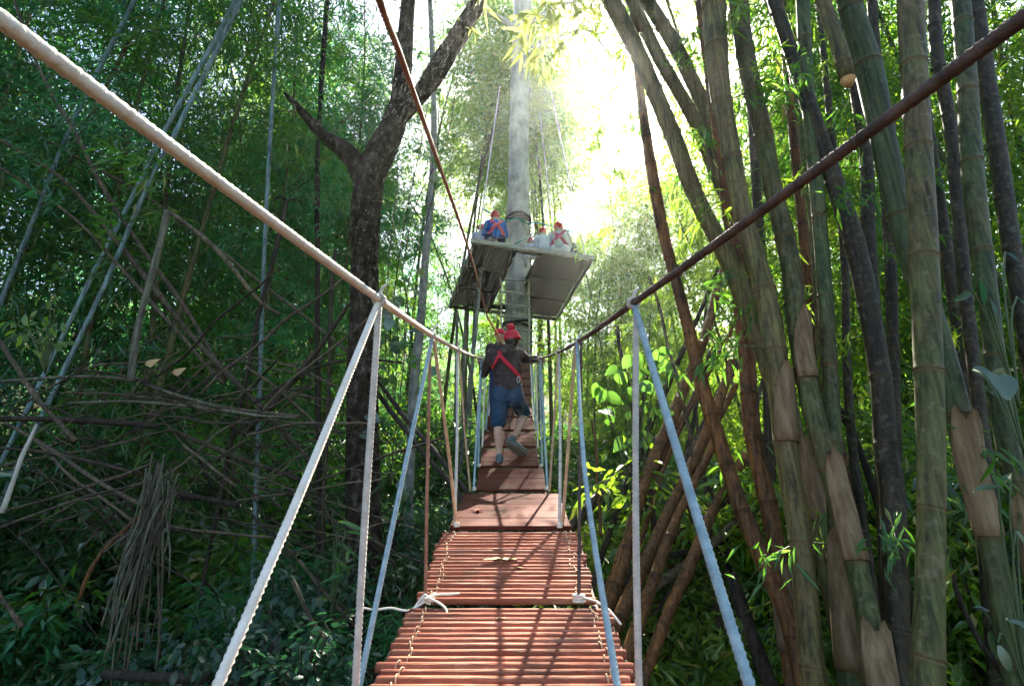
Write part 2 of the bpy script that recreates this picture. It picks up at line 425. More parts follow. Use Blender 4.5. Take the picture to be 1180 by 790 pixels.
def rope_mb(pts, r, mb=None, n=None, straight=False):
    """three strand rope along 3D points"""
    mb = mb or MB()
    pts = [Vector(p) for p in pts]
    L = sum((pts[i + 1] - pts[i]).length for i in range(len(pts) - 1))
    pitch = r * 4.2
    n = n or int(min(900, max(6, L / (pitch / 7))))
    n = max(n, int(min(700, L / (pitch / 6))))
    C = spline([tuple(p) for p in pts], n)
    mb.quadtube([Vector(c) for c in C], r, 12, lobes=3, lobe_amp=0.40, twist=2 * PI / pitch / 1.0)
    return mb


# ------------------------------------------------------------------ leaves (numpy)
def unit(a):
    return a / np.maximum(np.linalg.norm(a, axis=-1, keepdims=True), 1e-9)


def leaf_quads(B, D, U, L, W, fold=0.25, droop=0.12):
    """narrow folded blades: B bases, D directions, U up-ish normals, L lengths, W widths -> V, F (quads split by fold)"""
    D = unit(D); S = unit(np.cross(D, U)); Nn = np.cross(S, D)
    L = L[:, None]; W = W[:, None]
    mid = B + D * L * 0.42
    v0 = B
    v1 = mid + S * W * 0.5 + Nn * W * fold
    v2 = B + D * L - Nn * L * droop
    v3 = mid - S * W * 0.5 + Nn * W * fold
    n = len(B)
    V = np.stack([v0, v1, v2, v3], 1).reshape(-1, 3)
    i = np.arange(n) * 4
    F = np.concatenate([np.stack([i, i + 1, i + 2], 1), np.stack([i, i + 2, i + 3], 1)])
    return V, F


HEART = [(0.0, 0.0), (-0.06, 0.20), (0.02, 0.40), (0.22, 0.50), (0.45, 0.46), (0.68, 0.30), (0.86, 0.13), (1.0, 0.0)]
OVAL = [(0.0, 0.0), (0.10, 0.16), (0.25, 0.32), (0.45, 0.40), (0.65, 0.34), (0.82, 0.18), (1.0, 0.0)]
LANCE = [(0.0, 0.0), (0.12, 0.30), (0.3, 0.45), (0.5, 0.42), (0.75, 0.24), (1.0, 0.0)]


def broad_leaves(B, D, U, L, W, outline=HEART, curl=0.18, fold=0.22):
    """curved outlined leaves with a midrib: V, F(tri)"""
    D = unit(D); S = unit(np.cross(D, U)); Nn = np.cross(S, D)
    k = len(outline)
    Vs, Fs = [], []
    for i in range(len(B)):
        b = i * (3 * k)
        for (t, h) in outline:
            tt = max(t, 0)
            c = B[i] + D[i] * L[i] * t - Nn[i] * L[i] * curl * tt * tt
            Vs.append(c)
            Vs.append(c + S[i] * W[i] * h + Nn[i] * W[i] * h * fold)
            Vs.append(c - S[i] * W[i] * h + Nn[i] * W[i] * h * fold)
        for j in range(k - 1):
            a = b + 3 * j
            Fs += [(a, a + 3, a + 4), (a, a + 4, a + 1), (a, a + 5, a + 3), (a, a + 2, a + 5)]
    return np.array(Vs), np.array(Fs)


def rand_dirs(n, zlo=-1, zhi=1):
    z = RNG.uniform(zlo, zhi, n); a = RNG.uniform(0, 2 * PI, n); r = np.sqrt(np.maximum(0, 1 - z * z))
    return np.stack([r * np.cos(a), r * np.sin(a), z], 1)


def cat_vf(parts):
    V, F, o = [], [], 0
    for v, f in parts:
        V.append(v); F.append(f + o); o += len(v)
    return np.concatenate(V), np.concatenate(F)


# ------------------------------------------------------------------ bamboo culm with nodes
def culm_rings(C, rad, inter=0.55, ridge=1.07, jitter=0.15, seed=0, first=0.2):
    """C: dense centre line (n,3), rad (n,) -> ring list (point, radius, band)"""
    rnd = random.Random(seed)
    d = np.r_[0, np.cumsum(np.linalg.norm(np.diff(C, axis=0), axis=1))]
    L = d[-1]
    nodes = []; s_ = first * inter
    while s_ < L:
        nodes.append(s_); s_ += inter * (1 + rnd.uniform(-jitter, jitter))
    S = {0.0: (1, 0), L: (1, 0)}
    for x in np.arange(0, L, max(0.12, inter * 0.35)): S[float(x)] = (1, 0)
    rr = float(np.mean(rad))
    for x in nodes:
        for off, q, b in ((-0.5, 1.0, 0.0), (-0.25, 1.015, 0.35), (-0.14, ridge, 0.9), (-0.05, 0.99, 1.0), (0.04, 0.99, 1.0), (0.13, ridge * 1.02, 0.7), (0.3, 1.01, 0.25), (0.9, 1.0, 0.0)):
            y = x + off * rr
            if 0 < y < L: S[y] = (q, b)
    ks = sorted(S)
    P3 = np.stack([np.interp(ks, d, C[:, j]) for j in range(3)], 1)
    rd = np.interp(ks, d, rad)
    return [Vector(p) for p in P3], [r * S[k][0] for r, k in zip(rd, ks)], [S[k][1] for k in ks], nodes


def culm_mb(C, rad, sides=14, **kw):
    p, r, b, nodes = culm_rings(np.asarray(C), np.asarray(rad), **kw)
    return MB().quadtube(p, r, sides, band=b), nodes


def px_culm(pts, y0, y1, to_ground=True, up=5.0, n=60, wob=0.0, seed=0):
    """pixel polyline (x, y, width) listed from top to bottom; y0/y1 = horizontal distance at the top / the bottom"""
    q = []
    cum = [0.0]
    for a, b in zip(pts[:-1], pts[1:]): cum.append(cum[-1] + math.hypot(b[0] - a[0], b[1] - a[1]))
    for (x, y, w), cu in zip(pts, cum):
        t = cu / cum[-1]
        pos = PY(x, y, y0 * (1 - t) + y1 * t)
        q.append((*pos, w * zc_of(pos) / (2 * FPX) / math.hypot(1, (x - CXP) / FPX)))
    if up:
        a, b = np.array(q[0]), np.array(q[1])
        d = (a - b)[:3]; d /= np.linalg.norm(d)
        q = [tuple([*(a[:3] + d * up + np.array((0, 0, 0.0))), a[3] * 0.55])] + q
    if to_ground:
        a, b = np.array(q[-1]), np.array(q[-2])
        d = (a - b)[:3]; d /= np.linalg.norm(d)
        gz = float(ground_z(a[0], a[1])) - 0.15
        if a[2] > gz and d[2] < -0.05:
            k = min((a[2] - gz) / -d[2], 6)
            q.append(tuple([*(a[:3] + d * k), a[3] * 1.05]))
    q = q[::-1]
    S = spline(q, n)
    if wob:
        rg = np.random.default_rng(seed)
        tt = np.linspace(0, 1, n)[:, None]
        Ln = np.linalg.norm(S[-1, :3] - S[0, :3])
        for f in (2.0, 4.3, 9.0):
            S[:, :3] += wob * Ln / f * np.sin(tt * f * PI + rg.uniform(0, 6, 3)) * rg.uniform(-1, 1, 3)
        S[:, 3] *= 1 + 0.16 * np.interp(tt[:, 0], np.linspace(0, 1, 14), rg.uniform(-1, 1, 14))
    return S[:, :3], np.maximum(S[:, 3], 0.0025)


def sheath_mb(C, rad, s0, length, phase, wrap=3.6, flare=0.02, mb=None):
    """papery culm sheath hugging the culm, open along one side, loose at its upper end"""
    mb = mb or MB()
    d = np.r_[0, np.cumsum(np.linalg.norm(np.diff(C, axis=0), axis=1))]
    m, k = 9, 12
    base = len(mb.v)
    for i in range(m):
        t = i / (m - 1); s_ = s0 + length * t
        s_ = s0 + length * t
        c = Vector([np.interp(s_, d, C[:, j]) for j in range(3)])
        c2 = Vector([np.interp(s_ + 0.05, d, C[:, j]) for j in range(3)])
        r = float(np.interp(s_, d, rad))
        tg = (c2 - c)
        tg = tg.normalized() if tg.length > 1e-6 else Vector((0, 0, 1))
        u = tg.cross(Vector((0, 1, 0.01))).normalized(); w = tg.cross(u)
        wr = wrap * (1 - 0.55 * t * t)
        for j in range(k):
            a = phase + (j / (k - 1) - 0.5) * wr
            rr = r * 1.09 + 0.004 + flare * t * t * (0.5 + abs(j / (k - 1) - 0.5) * 1.4) + 0.002 * math.sin(j * 2.1 + i)
            for q in (0, 1):
                mb.v.append(c + (u * math.cos(a) + w * math.sin(a)) * (rr + q * 0.003) - tg * (length * t * t * (0.05 * math.sin(j * 0.9 + phase * 7) + 0.018 * math.sin(j * 3.1 + phase)))); mb.b.append(0)
    def ix(i, j, q): return base + (i * k + j) * 2 + q
    for i in range(m - 1):
        for j in range(k - 1):
            mb.f.append((ix(i, j, 1), ix(i, j + 1, 1), ix(i + 1, j + 1, 1), ix(i + 1, j, 1)))
            mb.f.append((ix(i, j, 0), ix(i + 1, j, 0), ix(i + 1, j + 1, 0), ix(i, j + 1, 0)))
        for j in (0, k - 1):
            mb.f.append((ix(i, j, 0), ix(i, j, 1), ix(i + 1, j, 1), ix(i + 1, j, 0)))
    for i in (0, m - 1):
        for j in range(k - 1):
            mb.f.append((ix(i, j, 0), ix(i, j + 1, 0), ix(i, j + 1, 1), ix(i, j, 1)))
    return mb


# ================================================================== GROUND
def make_ground():
    n = 150
    xs = np.sign(np.linspace(-1, 1, n)) * np.abs(np.linspace(-1, 1, n))**1.6 * 80
    ys = -20 + np.linspace(0, 1, n)**1.3 * 120
    X, Y = np.meshgrid(xs, ys)
    Z = ground_z(X, Y) + 0.03 * RNG.standard_normal(X.shape)
    V = np.stack([X.ravel(), Y.ravel(), Z.ravel()], 1)
    i = np.arange(n * n).reshape(n, n)
    F = np.stack([i[:-1, :-1].ravel(), i[:-1, 1:].ravel(), i[1:, 1:].ravel(), i[1:, :-1].ravel()], 1)
    o = link_mesh('ground', np_mesh('ground', V, F, True), M['litter'])
    o['kind'] = 'structure'


make_ground()


# ================================================================== FOREST PLANTS (prototypes + copies)
def bamboo_proto(seed, H, arch, nb, per, leafL, mat_l, mat_c, lo=0.12):
    rnd = random.Random(seed)
    n = 26
    t = np.linspace(0, 1, n)
    C = np.stack([arch * t**2.4, 0.15 * np.sin(t * 3 + seed), H * (t - 0.12 * t**4)], 1)
    rad = 0.055 * (1 - 0.85 * t) + 0.004
    Bs, Ds, Us, Ls, Ws = [], [], [], [], []
    tw = MB()
    for k in range(nb):
        tt = lo + (1 - lo) * (k + rnd.random()) / nb
        c = np.array([np.interp(tt, t, C[:, j]) for j in range(3)])
        az = rnd.uniform(0, 2 * PI)
        lb = (0.5 + 1.9 * math.sin(PI * min(1, max(0.05, (tt - lo + 0.12) / (1.1 - lo)))) ** 0.7) * rnd.uniform(0.55, 1.15)
        out = np.array([math.cos(az), math.sin(az), 0])
        side = np.array([-out[1], out[0], 0])
        s_ = np.linspace(0, 1, 6)
        BR = c + np.outer(s_ * lb, out) + np.outer(0.55 * lb * s_ - 0.85 * lb * s_**2.2, (0, 0, 1))
        tw.quadtube([Vector(p) for p in BR], [0.009 * (1 - 0.8 * q) + 0.002 for q in s_], 4, caps=False)
        ncl = max(3, int(lb * 4.2))
        for q in range(ncl):
            f = 0.22 + 0.78 * (q + rnd.random()) / ncl
            p = np.array([np.interp(f, s_, BR[:, j]) for j in range(3)])
            p = p + side * rnd.uniform(-0.45, 0.45) * (0.4 + lb * 0.3) + np.array((0, 0, rnd.uniform(-0.35, 0.12)))
            m = per
            d = out * rnd.uniform(0.0, 0.9) + side * rnd.uniform(-0.8, 0.8) + np.array((0, 0, rnd.uniform(-1.1, -0.1)))
            D = d + 0.55 * RNG.standard_normal((m, 3))
            B = p + 0.10 * RNG.standard_normal((m, 3)) + np.outer(np.linspace(-0.12, 0.16, m), d)
            Bs.append(B); Ds.append(D); Us.append(np.array((0, 0, 1.0)) + 0.6 * RNG.standard_normal((m, 3)))
            Ls.append(leafL * RNG.uniform(0.6, 1.25, m)); Ws.append(leafL * RNG.uniform(0.12, 0.17, m))
    V, F = leaf_quads(np.concatenate(Bs), np.concatenate(Ds), np.concatenate(Us), np.concatenate(Ls), np.concatenate(Ws))
    cm, _ = culm_mb(C, rad, sides=8, inter=0.5, seed=seed)
    return (cm.mesh('culm'), M[mat_c]), (tw.mesh('twigs'), M['twig']), (np_mesh('foliage', V, F), M[mat_l])


class Proto:
    """shared meshes of a kind; every placed thing gets its own objects (parts) using them"""
    def __init__(s, parts):      # list of (part name, mesh, material)
        s.parts = parts
        for nme, me, mt in parts:
            if not me.materials: me.materials.append(mt)

    def place(s, name, loc, rz, scale, label, cat, group, tilt=(0, 0)):
        r = bpy.data.objects.new(name, None); r.empty_display_size = 0.3
        col.objects.link(r)
        r.location = loc; r.rotation_euler = (tilt[0], tilt[1], rz); r.scale = (scale,) * 3 if not hasattr(scale, '__len__') else scale
        tag(r, label, cat, group)
        for nme, me, mt in s.parts:
            o = bpy.data.objects.new(nme, me); col.objects.link(o); o.parent = r
        return r


def bp(*a, **k):
    (c, cm), (tw, tm), (f, fm) = bamboo_proto(*a, **k)
    return Proto([('culm', c, cm), ('branches', tw, tm), ('foliage', f, fm)])


BAMBOO = {
    'bamboo': [bp(s, H, a, 74, 13, 0.24, 'leaf_bamboo', 'culm_green') for s, H, a in ((1, 17, 2.0), (2, 15, 3.0), (3, 18.5, 1.2))],
    'teal': [bp(s, H, a, 78, 13, 0.23, 'leaf_teal', 'culm_green') for s, H, a in ((4, 16, 2.5), (5, 18, 1.5))],
    'lime': [bp(s, H, a, 74, 13, 0.24, 'leaf_lime', 'culm_green') for s, H, a in ((6, 16, 2.6), (7, 14, 1.6), (8, 18, 3.2))],
}

BAMBOO['tall'] = [bp(s, H, a, 62, 13, 0.23, m_, 'culm_green', lo=0.50) for s, H, a, m_ in ((9, 21, 3.0, 'leaf_lime'), (10, 23, 3.6, 'leaf_bamboo'))]
SUN = ray(722, 92).normalized()
SUN_AZ = math.atan2(SUN.x, SUN.y)
SUN_EL = math.asin(SUN.z)


def forest():
    rnd = random.Random(5)
    rows = []
    #        distance range, azimuth range in degrees, count
    for (r0, r1, a0, a1, n) in ((8.8, 10.5, -58, -26, 8), (11, 14, -56, -18, 10), (14.5, 18, -50, -12, 7), (18.5, 22, -40, 40, 26), (25, 32, -42, 42, 26),
                                (36, 46, -42, 42, 22), (11.5, 14, -20, -13, 3), (12, 15, 19, 26, 2),
                                (13, 17, 18, 52, 12), (8.5, 12, 26, 58, 10)):
        for k in range(n):
            a = a0 + (a1 - a0) * (k + rnd.uniform(0.1, 0.9)) / n
            rows.append((rnd.uniform(r0, r1), a))
    for (r, a) in rows:
        az = R(a)
        x, y = r * math.sin(az), r * math.cos(az)
        if y < 18 and (abs(x) < 2.6 or -3.9 < x < 0): continue
        if 10 < y < 15 and 2.5 < x < 5.4: continue      # a gap the sun shines through onto the bridge
        da = math.degrees(az - SUN_AZ)
        sc_ = rnd.uniform(0.85, 1.15) * (1.0 if r < 18 else (1.05 if -20 < a < -3 else 1.35) if r < 24 else 0.8 if a < 2 else 0.55)
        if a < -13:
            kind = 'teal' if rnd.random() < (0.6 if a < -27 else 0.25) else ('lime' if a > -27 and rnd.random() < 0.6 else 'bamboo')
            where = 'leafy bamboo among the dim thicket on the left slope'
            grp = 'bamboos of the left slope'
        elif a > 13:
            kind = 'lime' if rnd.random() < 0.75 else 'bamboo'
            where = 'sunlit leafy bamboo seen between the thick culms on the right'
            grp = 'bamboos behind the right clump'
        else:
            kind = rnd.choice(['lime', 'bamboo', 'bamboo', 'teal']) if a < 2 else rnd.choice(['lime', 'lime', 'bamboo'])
            where = 'leafy bamboo on the hillside behind the tree platform'
            grp = 'bamboos of the far hillside'
        gz = float(ground_z(x, y))
        pr = rnd.choice(BAMBOO[kind])
        if -6.5 < da < 4:                       # low growth only where the sky opens
            top = CAM.z + r * math.tan(R(36))
            sc_ = min(sc_, max(0.3, (top - gz) / 14.5))
        rz = rnd.uniform(0, 2 * PI)
        pr.place('bamboo', (x, y, gz - 0.1), rz, sc_, where, 'bamboo', grp, (R(rnd.uniform(-5, 5)), R(rnd.uniform(-5, 5))))


forest()


def canopy():
    """tall bamboos whose leaves start high: the canopy round the tree top"""
    rnd = random.Random(15)
    for (x, y, rz) in ((0.9, 20.5, 2.5), (-2.6, 18.4, 0.4), (-5.2, 13.6, 1.6), (-1.0, 21.5, 1.0), (0.4, 18.2, 2.4), (1.2, 18.3, 1.8), (0.9, 22.5, 1.8), (1.9, 23.0, 1.9), (-0.4, 25.5, 1.6), (-2.6, 24.5, 1.2), (-4.6, 23.0, 1.4), (2.2, 27.0, 2.2), (-3.9, 19.8, 0.6), (-1.6, 18.8, 0.5), (-6.0, 12.0, 1.4), (9.5, 15.0, 1.2)):
        rnd.choice(BAMBOO['tall']).place('bamboo', (x, y, float(ground_z(x, y)) - 0.1), rz, rnd.uniform(0.95, 1.1) * (1.0 if y < 16 else 1.4),
                                         'tall bare-stemmed bamboo with its leaves high over the platform tree', 'bamboo', 'tall bamboos round the platform tree', (R(rnd.uniform(-3, 3)), R(rnd.uniform(-3, 3))))

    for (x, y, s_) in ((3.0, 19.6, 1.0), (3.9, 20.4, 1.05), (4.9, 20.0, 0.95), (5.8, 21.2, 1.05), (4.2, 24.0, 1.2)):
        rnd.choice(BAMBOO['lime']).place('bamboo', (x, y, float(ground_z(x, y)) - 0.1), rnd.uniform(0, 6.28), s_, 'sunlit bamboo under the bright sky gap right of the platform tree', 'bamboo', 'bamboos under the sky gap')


canopy()


def shrub_proto(seed, h, w, n, leafL, ratio, mat_l, outline=None):
    rng = np.random.default_rng(seed)
    B, D, U = [], [], []
    st = MB()
    for k in range(16):
        a = rng.uniform(0, 2 * PI); rr = w * rng.uniform(0.2, 1.0)
        tip = np.array((math.cos(a) * rr, math.sin(a) * rr, h * rng.uniform(0.55, 1.0)))
        S = spline([(0, 0, -0.1), (tip[0] * 0.3, tip[1] * 0.3, tip[2] * 0.62), tuple(tip), (tip[0] * 1.25, tip[1] * 1.25, tip[2] * 0.9)], 8)
        st.quadtube([Vector(p) for p in S], [0.014 * (1 - 0.8 * i / 7) for i in range(8)], 5, caps=False)
        m = n // 16
        f = rng.uniform(0.15, 1, m)
        p = np.stack([np.interp(f, np.linspace(0, 1, 8), S[:, j]) for j in range(3)], 1)
        d = unit(rng.standard_normal((m, 3)) * np.array((1, 1, 0.5)))
        B.append(p + d * rng.uniform(0.02, 0.22, (m, 1)) * (0.6 + w * 0.4)); D.append(d + np.array((0, 0, -0.35)))
        U.append(np.array((0, 0, 1.0)) + 0.45 * rng.standard_normal((m, 3)))
    B, D, U = map(np.concatenate, (B, D, U))
    L = leafL * rng.uniform(0.6, 1.2, len(B))
    if outline is None: V, F = leaf_quads(B, D, U, L, L * ratio)
    else: V, F = broad_leaves(B, D, U, L, L * ratio, outline)
    return Proto([('stems', st.mesh('stems'), M['dead_dark']), ('foliage', np_mesh('foliage', V, F, outline is not None), M[mat_l])])


SHRUB = [shrub_proto(21, 2.6, 1.3, 3200, 0.15, 0.42, 'leaf_shrub'), shrub_proto(22, 1.9, 1.2, 2600, 0.18, 0.3, 'leaf_teal'),
         shrub_proto(23, 3.2, 1.4, 3600, 0.17, 0.26, 'leaf_shrub'), shrub_proto(24, 2.2, 1.2, 2600, 0.16, 0.38, 'leaf_bamboo')]
LIME_SHRUB = shrub_proto(26, 2.4, 1.3, 2600, 0.17, 0.3, 'leaf_lime')
BROAD = [shrub_proto(31, 1.1, 0.7, 700, 0.10, 0.6, 'leaf_broad', OVAL), shrub_proto(32, 0.9, 0.75, 700, 0.13, 0.36, 'leaf_shrub', OVAL), shrub_proto(33, 1.0, 0.8, 900, 0.16, 0.17, 'leaf_teal')]


def shrubs():
    rnd = random.Random(9)
    for (r0, r1, a0, a1, n, s0, s1, lab, grp) in (
            (10, 13, -20, -4, 9, 0.9, 1.3, 'dense green shrub below the bridge on its left side', 'shrubs left of the bridge'),
            (9, 14, 4.5, 16, 10, 0.9, 1.4, 'dense green shrub below the bridge on its right side', 'shrubs right of the bridge'),
            (15, 20, -24, 24, 26, 1.2, 2.0, 'dense green shrub on the slope under the tree platform', 'shrubs under the platform'),
            (21, 30, -36, 36, 22, 1.8, 3.0, 'bushy green growth high on the far hillside', 'bushes of the far hillside'),
            (7.5, 13, -52, -22, 20, 0.8, 1.3, 'dark leafy shrub in the thicket behind the fallen poles', 'shrubs of the left thicket'),
            (6.5, 12, 17, 54, 24, 0.9, 1.5, 'sunlit leafy shrub behind the right bamboo clump', 'shrubs behind the right clump')):
        for k in range(n):
            a = R(a0 + (a1 - a0) * (k + rnd.random()) / n); r = rnd.uniform(r0, r1)
            x, y = r * math.sin(a), r * math.cos(a)
            if y < 15 and abs(x) < 1.3: continue
            pr = LIME_SHRUB if (a > R(4) and rnd.random() < 0.6) else rnd.choice(SHRUB)
            pr.place('shrub', (x, y, float(ground_z(x, y)) - 0.1), rnd.uniform(0, 6.28), rnd.uniform(s0, s1), lab, 'shrub', grp)
    # broad leaved plants at the lower left, near the camera
    for (px, py, y, s_, k) in ((300, 745, 4.6, 0.9, 0), (350, 760, 4.2, 0.8, 1), (250, 770, 5.0, 0.9, 0), (200, 760, 5.6, 1.1, 1), (330, 690, 5.6, 1.1, 0),
                               (385, 730, 5.2, 0.9, 1), (130, 750, 6.0, 1.2, 0), (60, 740, 6.2, 1.2, 1), (275, 690, 6.4, 1.2, 0), (20, 690, 6.6, 1.3, 0),
                               (450, 600, 7.6, 1.3, 0), (465, 640, 6.8, 1.1, 1), (340, 650, 6.6, 1.0, 1), (375, 680, 6.0, 0.9, 0), (470, 720, 5.4, 0.8, 0)):
        p = PY(px, py, y)
        BROAD[(k + int(px)) % 3].place('broadleaf_plant', (p.x, y, max(float(ground_z(p.x, y)), p.z - 0.75 * s_)), rnd.uniform(0, 6), s_,
                       'dark broad-leaved plant among the undergrowth at the lower left', 'plant', 'broad-leaved plants at the lower left')
    for (px, py, y, s_) in ((690, 600, 7.2, 1.2), (720, 640, 6.2, 1.0), (780, 730, 5.4, 1.0), (850, 740, 5.6, 1.1), (700, 560, 8.5, 1.4)):
        p = PY(px, py, y)
        LIME_SHRUB.place('shrub', (p.x, y, float(ground_z(p.x, y)) - 0.05), rnd.uniform(0, 6), s_ * 0.75,
                         'lime green shrub at the foot of the leaning brown poles', 'shrub', 'shrubs under the leaning poles')


shrubs()


def undergrowth():
    """ground cover nobody could count"""
    n = 26000
    r = 3.0 + 15 * RNG.random(n)**0.8
    a = RNG.uniform(-1.0, 1.0, n)
    x, y = r * np.sin(a), r * np.cos(a)
    k = ~((np.abs(x) < 0.7) & (y < 9)) | (RNG.random(n) < 0.6)
    x, y = x[k], y[k]
    B = np.stack([x, y, ground_z(x, y) + RNG.random(len(x))**2 * 0.55], 1)
    D = rand_dirs(len(x), -0.2, 0.9)
    U = np.array((0, 0, 1.0)) + 0.5 * RNG.standard_normal((len(x), 3))
    L = RNG.uniform(0.08, 0.24, len(x))
    V, F = leaf_quads(B, D, U, L, L * RNG.uniform(0.2, 0.5, len(x)), 0.2, 0.2)
    o = link_mesh('undergrowth', np_mesh('undergrowth', V, F), M['leaf_shrub'])
    tag(o, 'low leafy ground cover spread over the forest floor', 'undergrowth', kind='stuff')
    n = 6000
    r = 3.0 + 12 * RNG.random(n)**0.8
    a = RNG.uniform(-1.0, 1.0, n)
    x, y = r * np.sin(a), r * np.cos(a)
    B = np.stack([x, y, ground_z(x, y) + 0.02 + RNG.random(n) * 0.05], 1)
    L = RNG.uniform(0.10, 0.24, n)
    V, F = leaf_quads(B, rand_dirs(n, -0.1, 0.25), np.array((0, 0, 1.0)) + 0.4 * RNG.standard_normal((n, 3)), L, L * 0.25, 0.1, 0.1)
    o = link_mesh('leaf_litter', np_mesh('leaf_litter', V, F), M['leaf_dry'])
    tag(o, 'dry fallen leaves scattered over the forest floor', 'leaf litter', kind='stuff')


undergrowth()

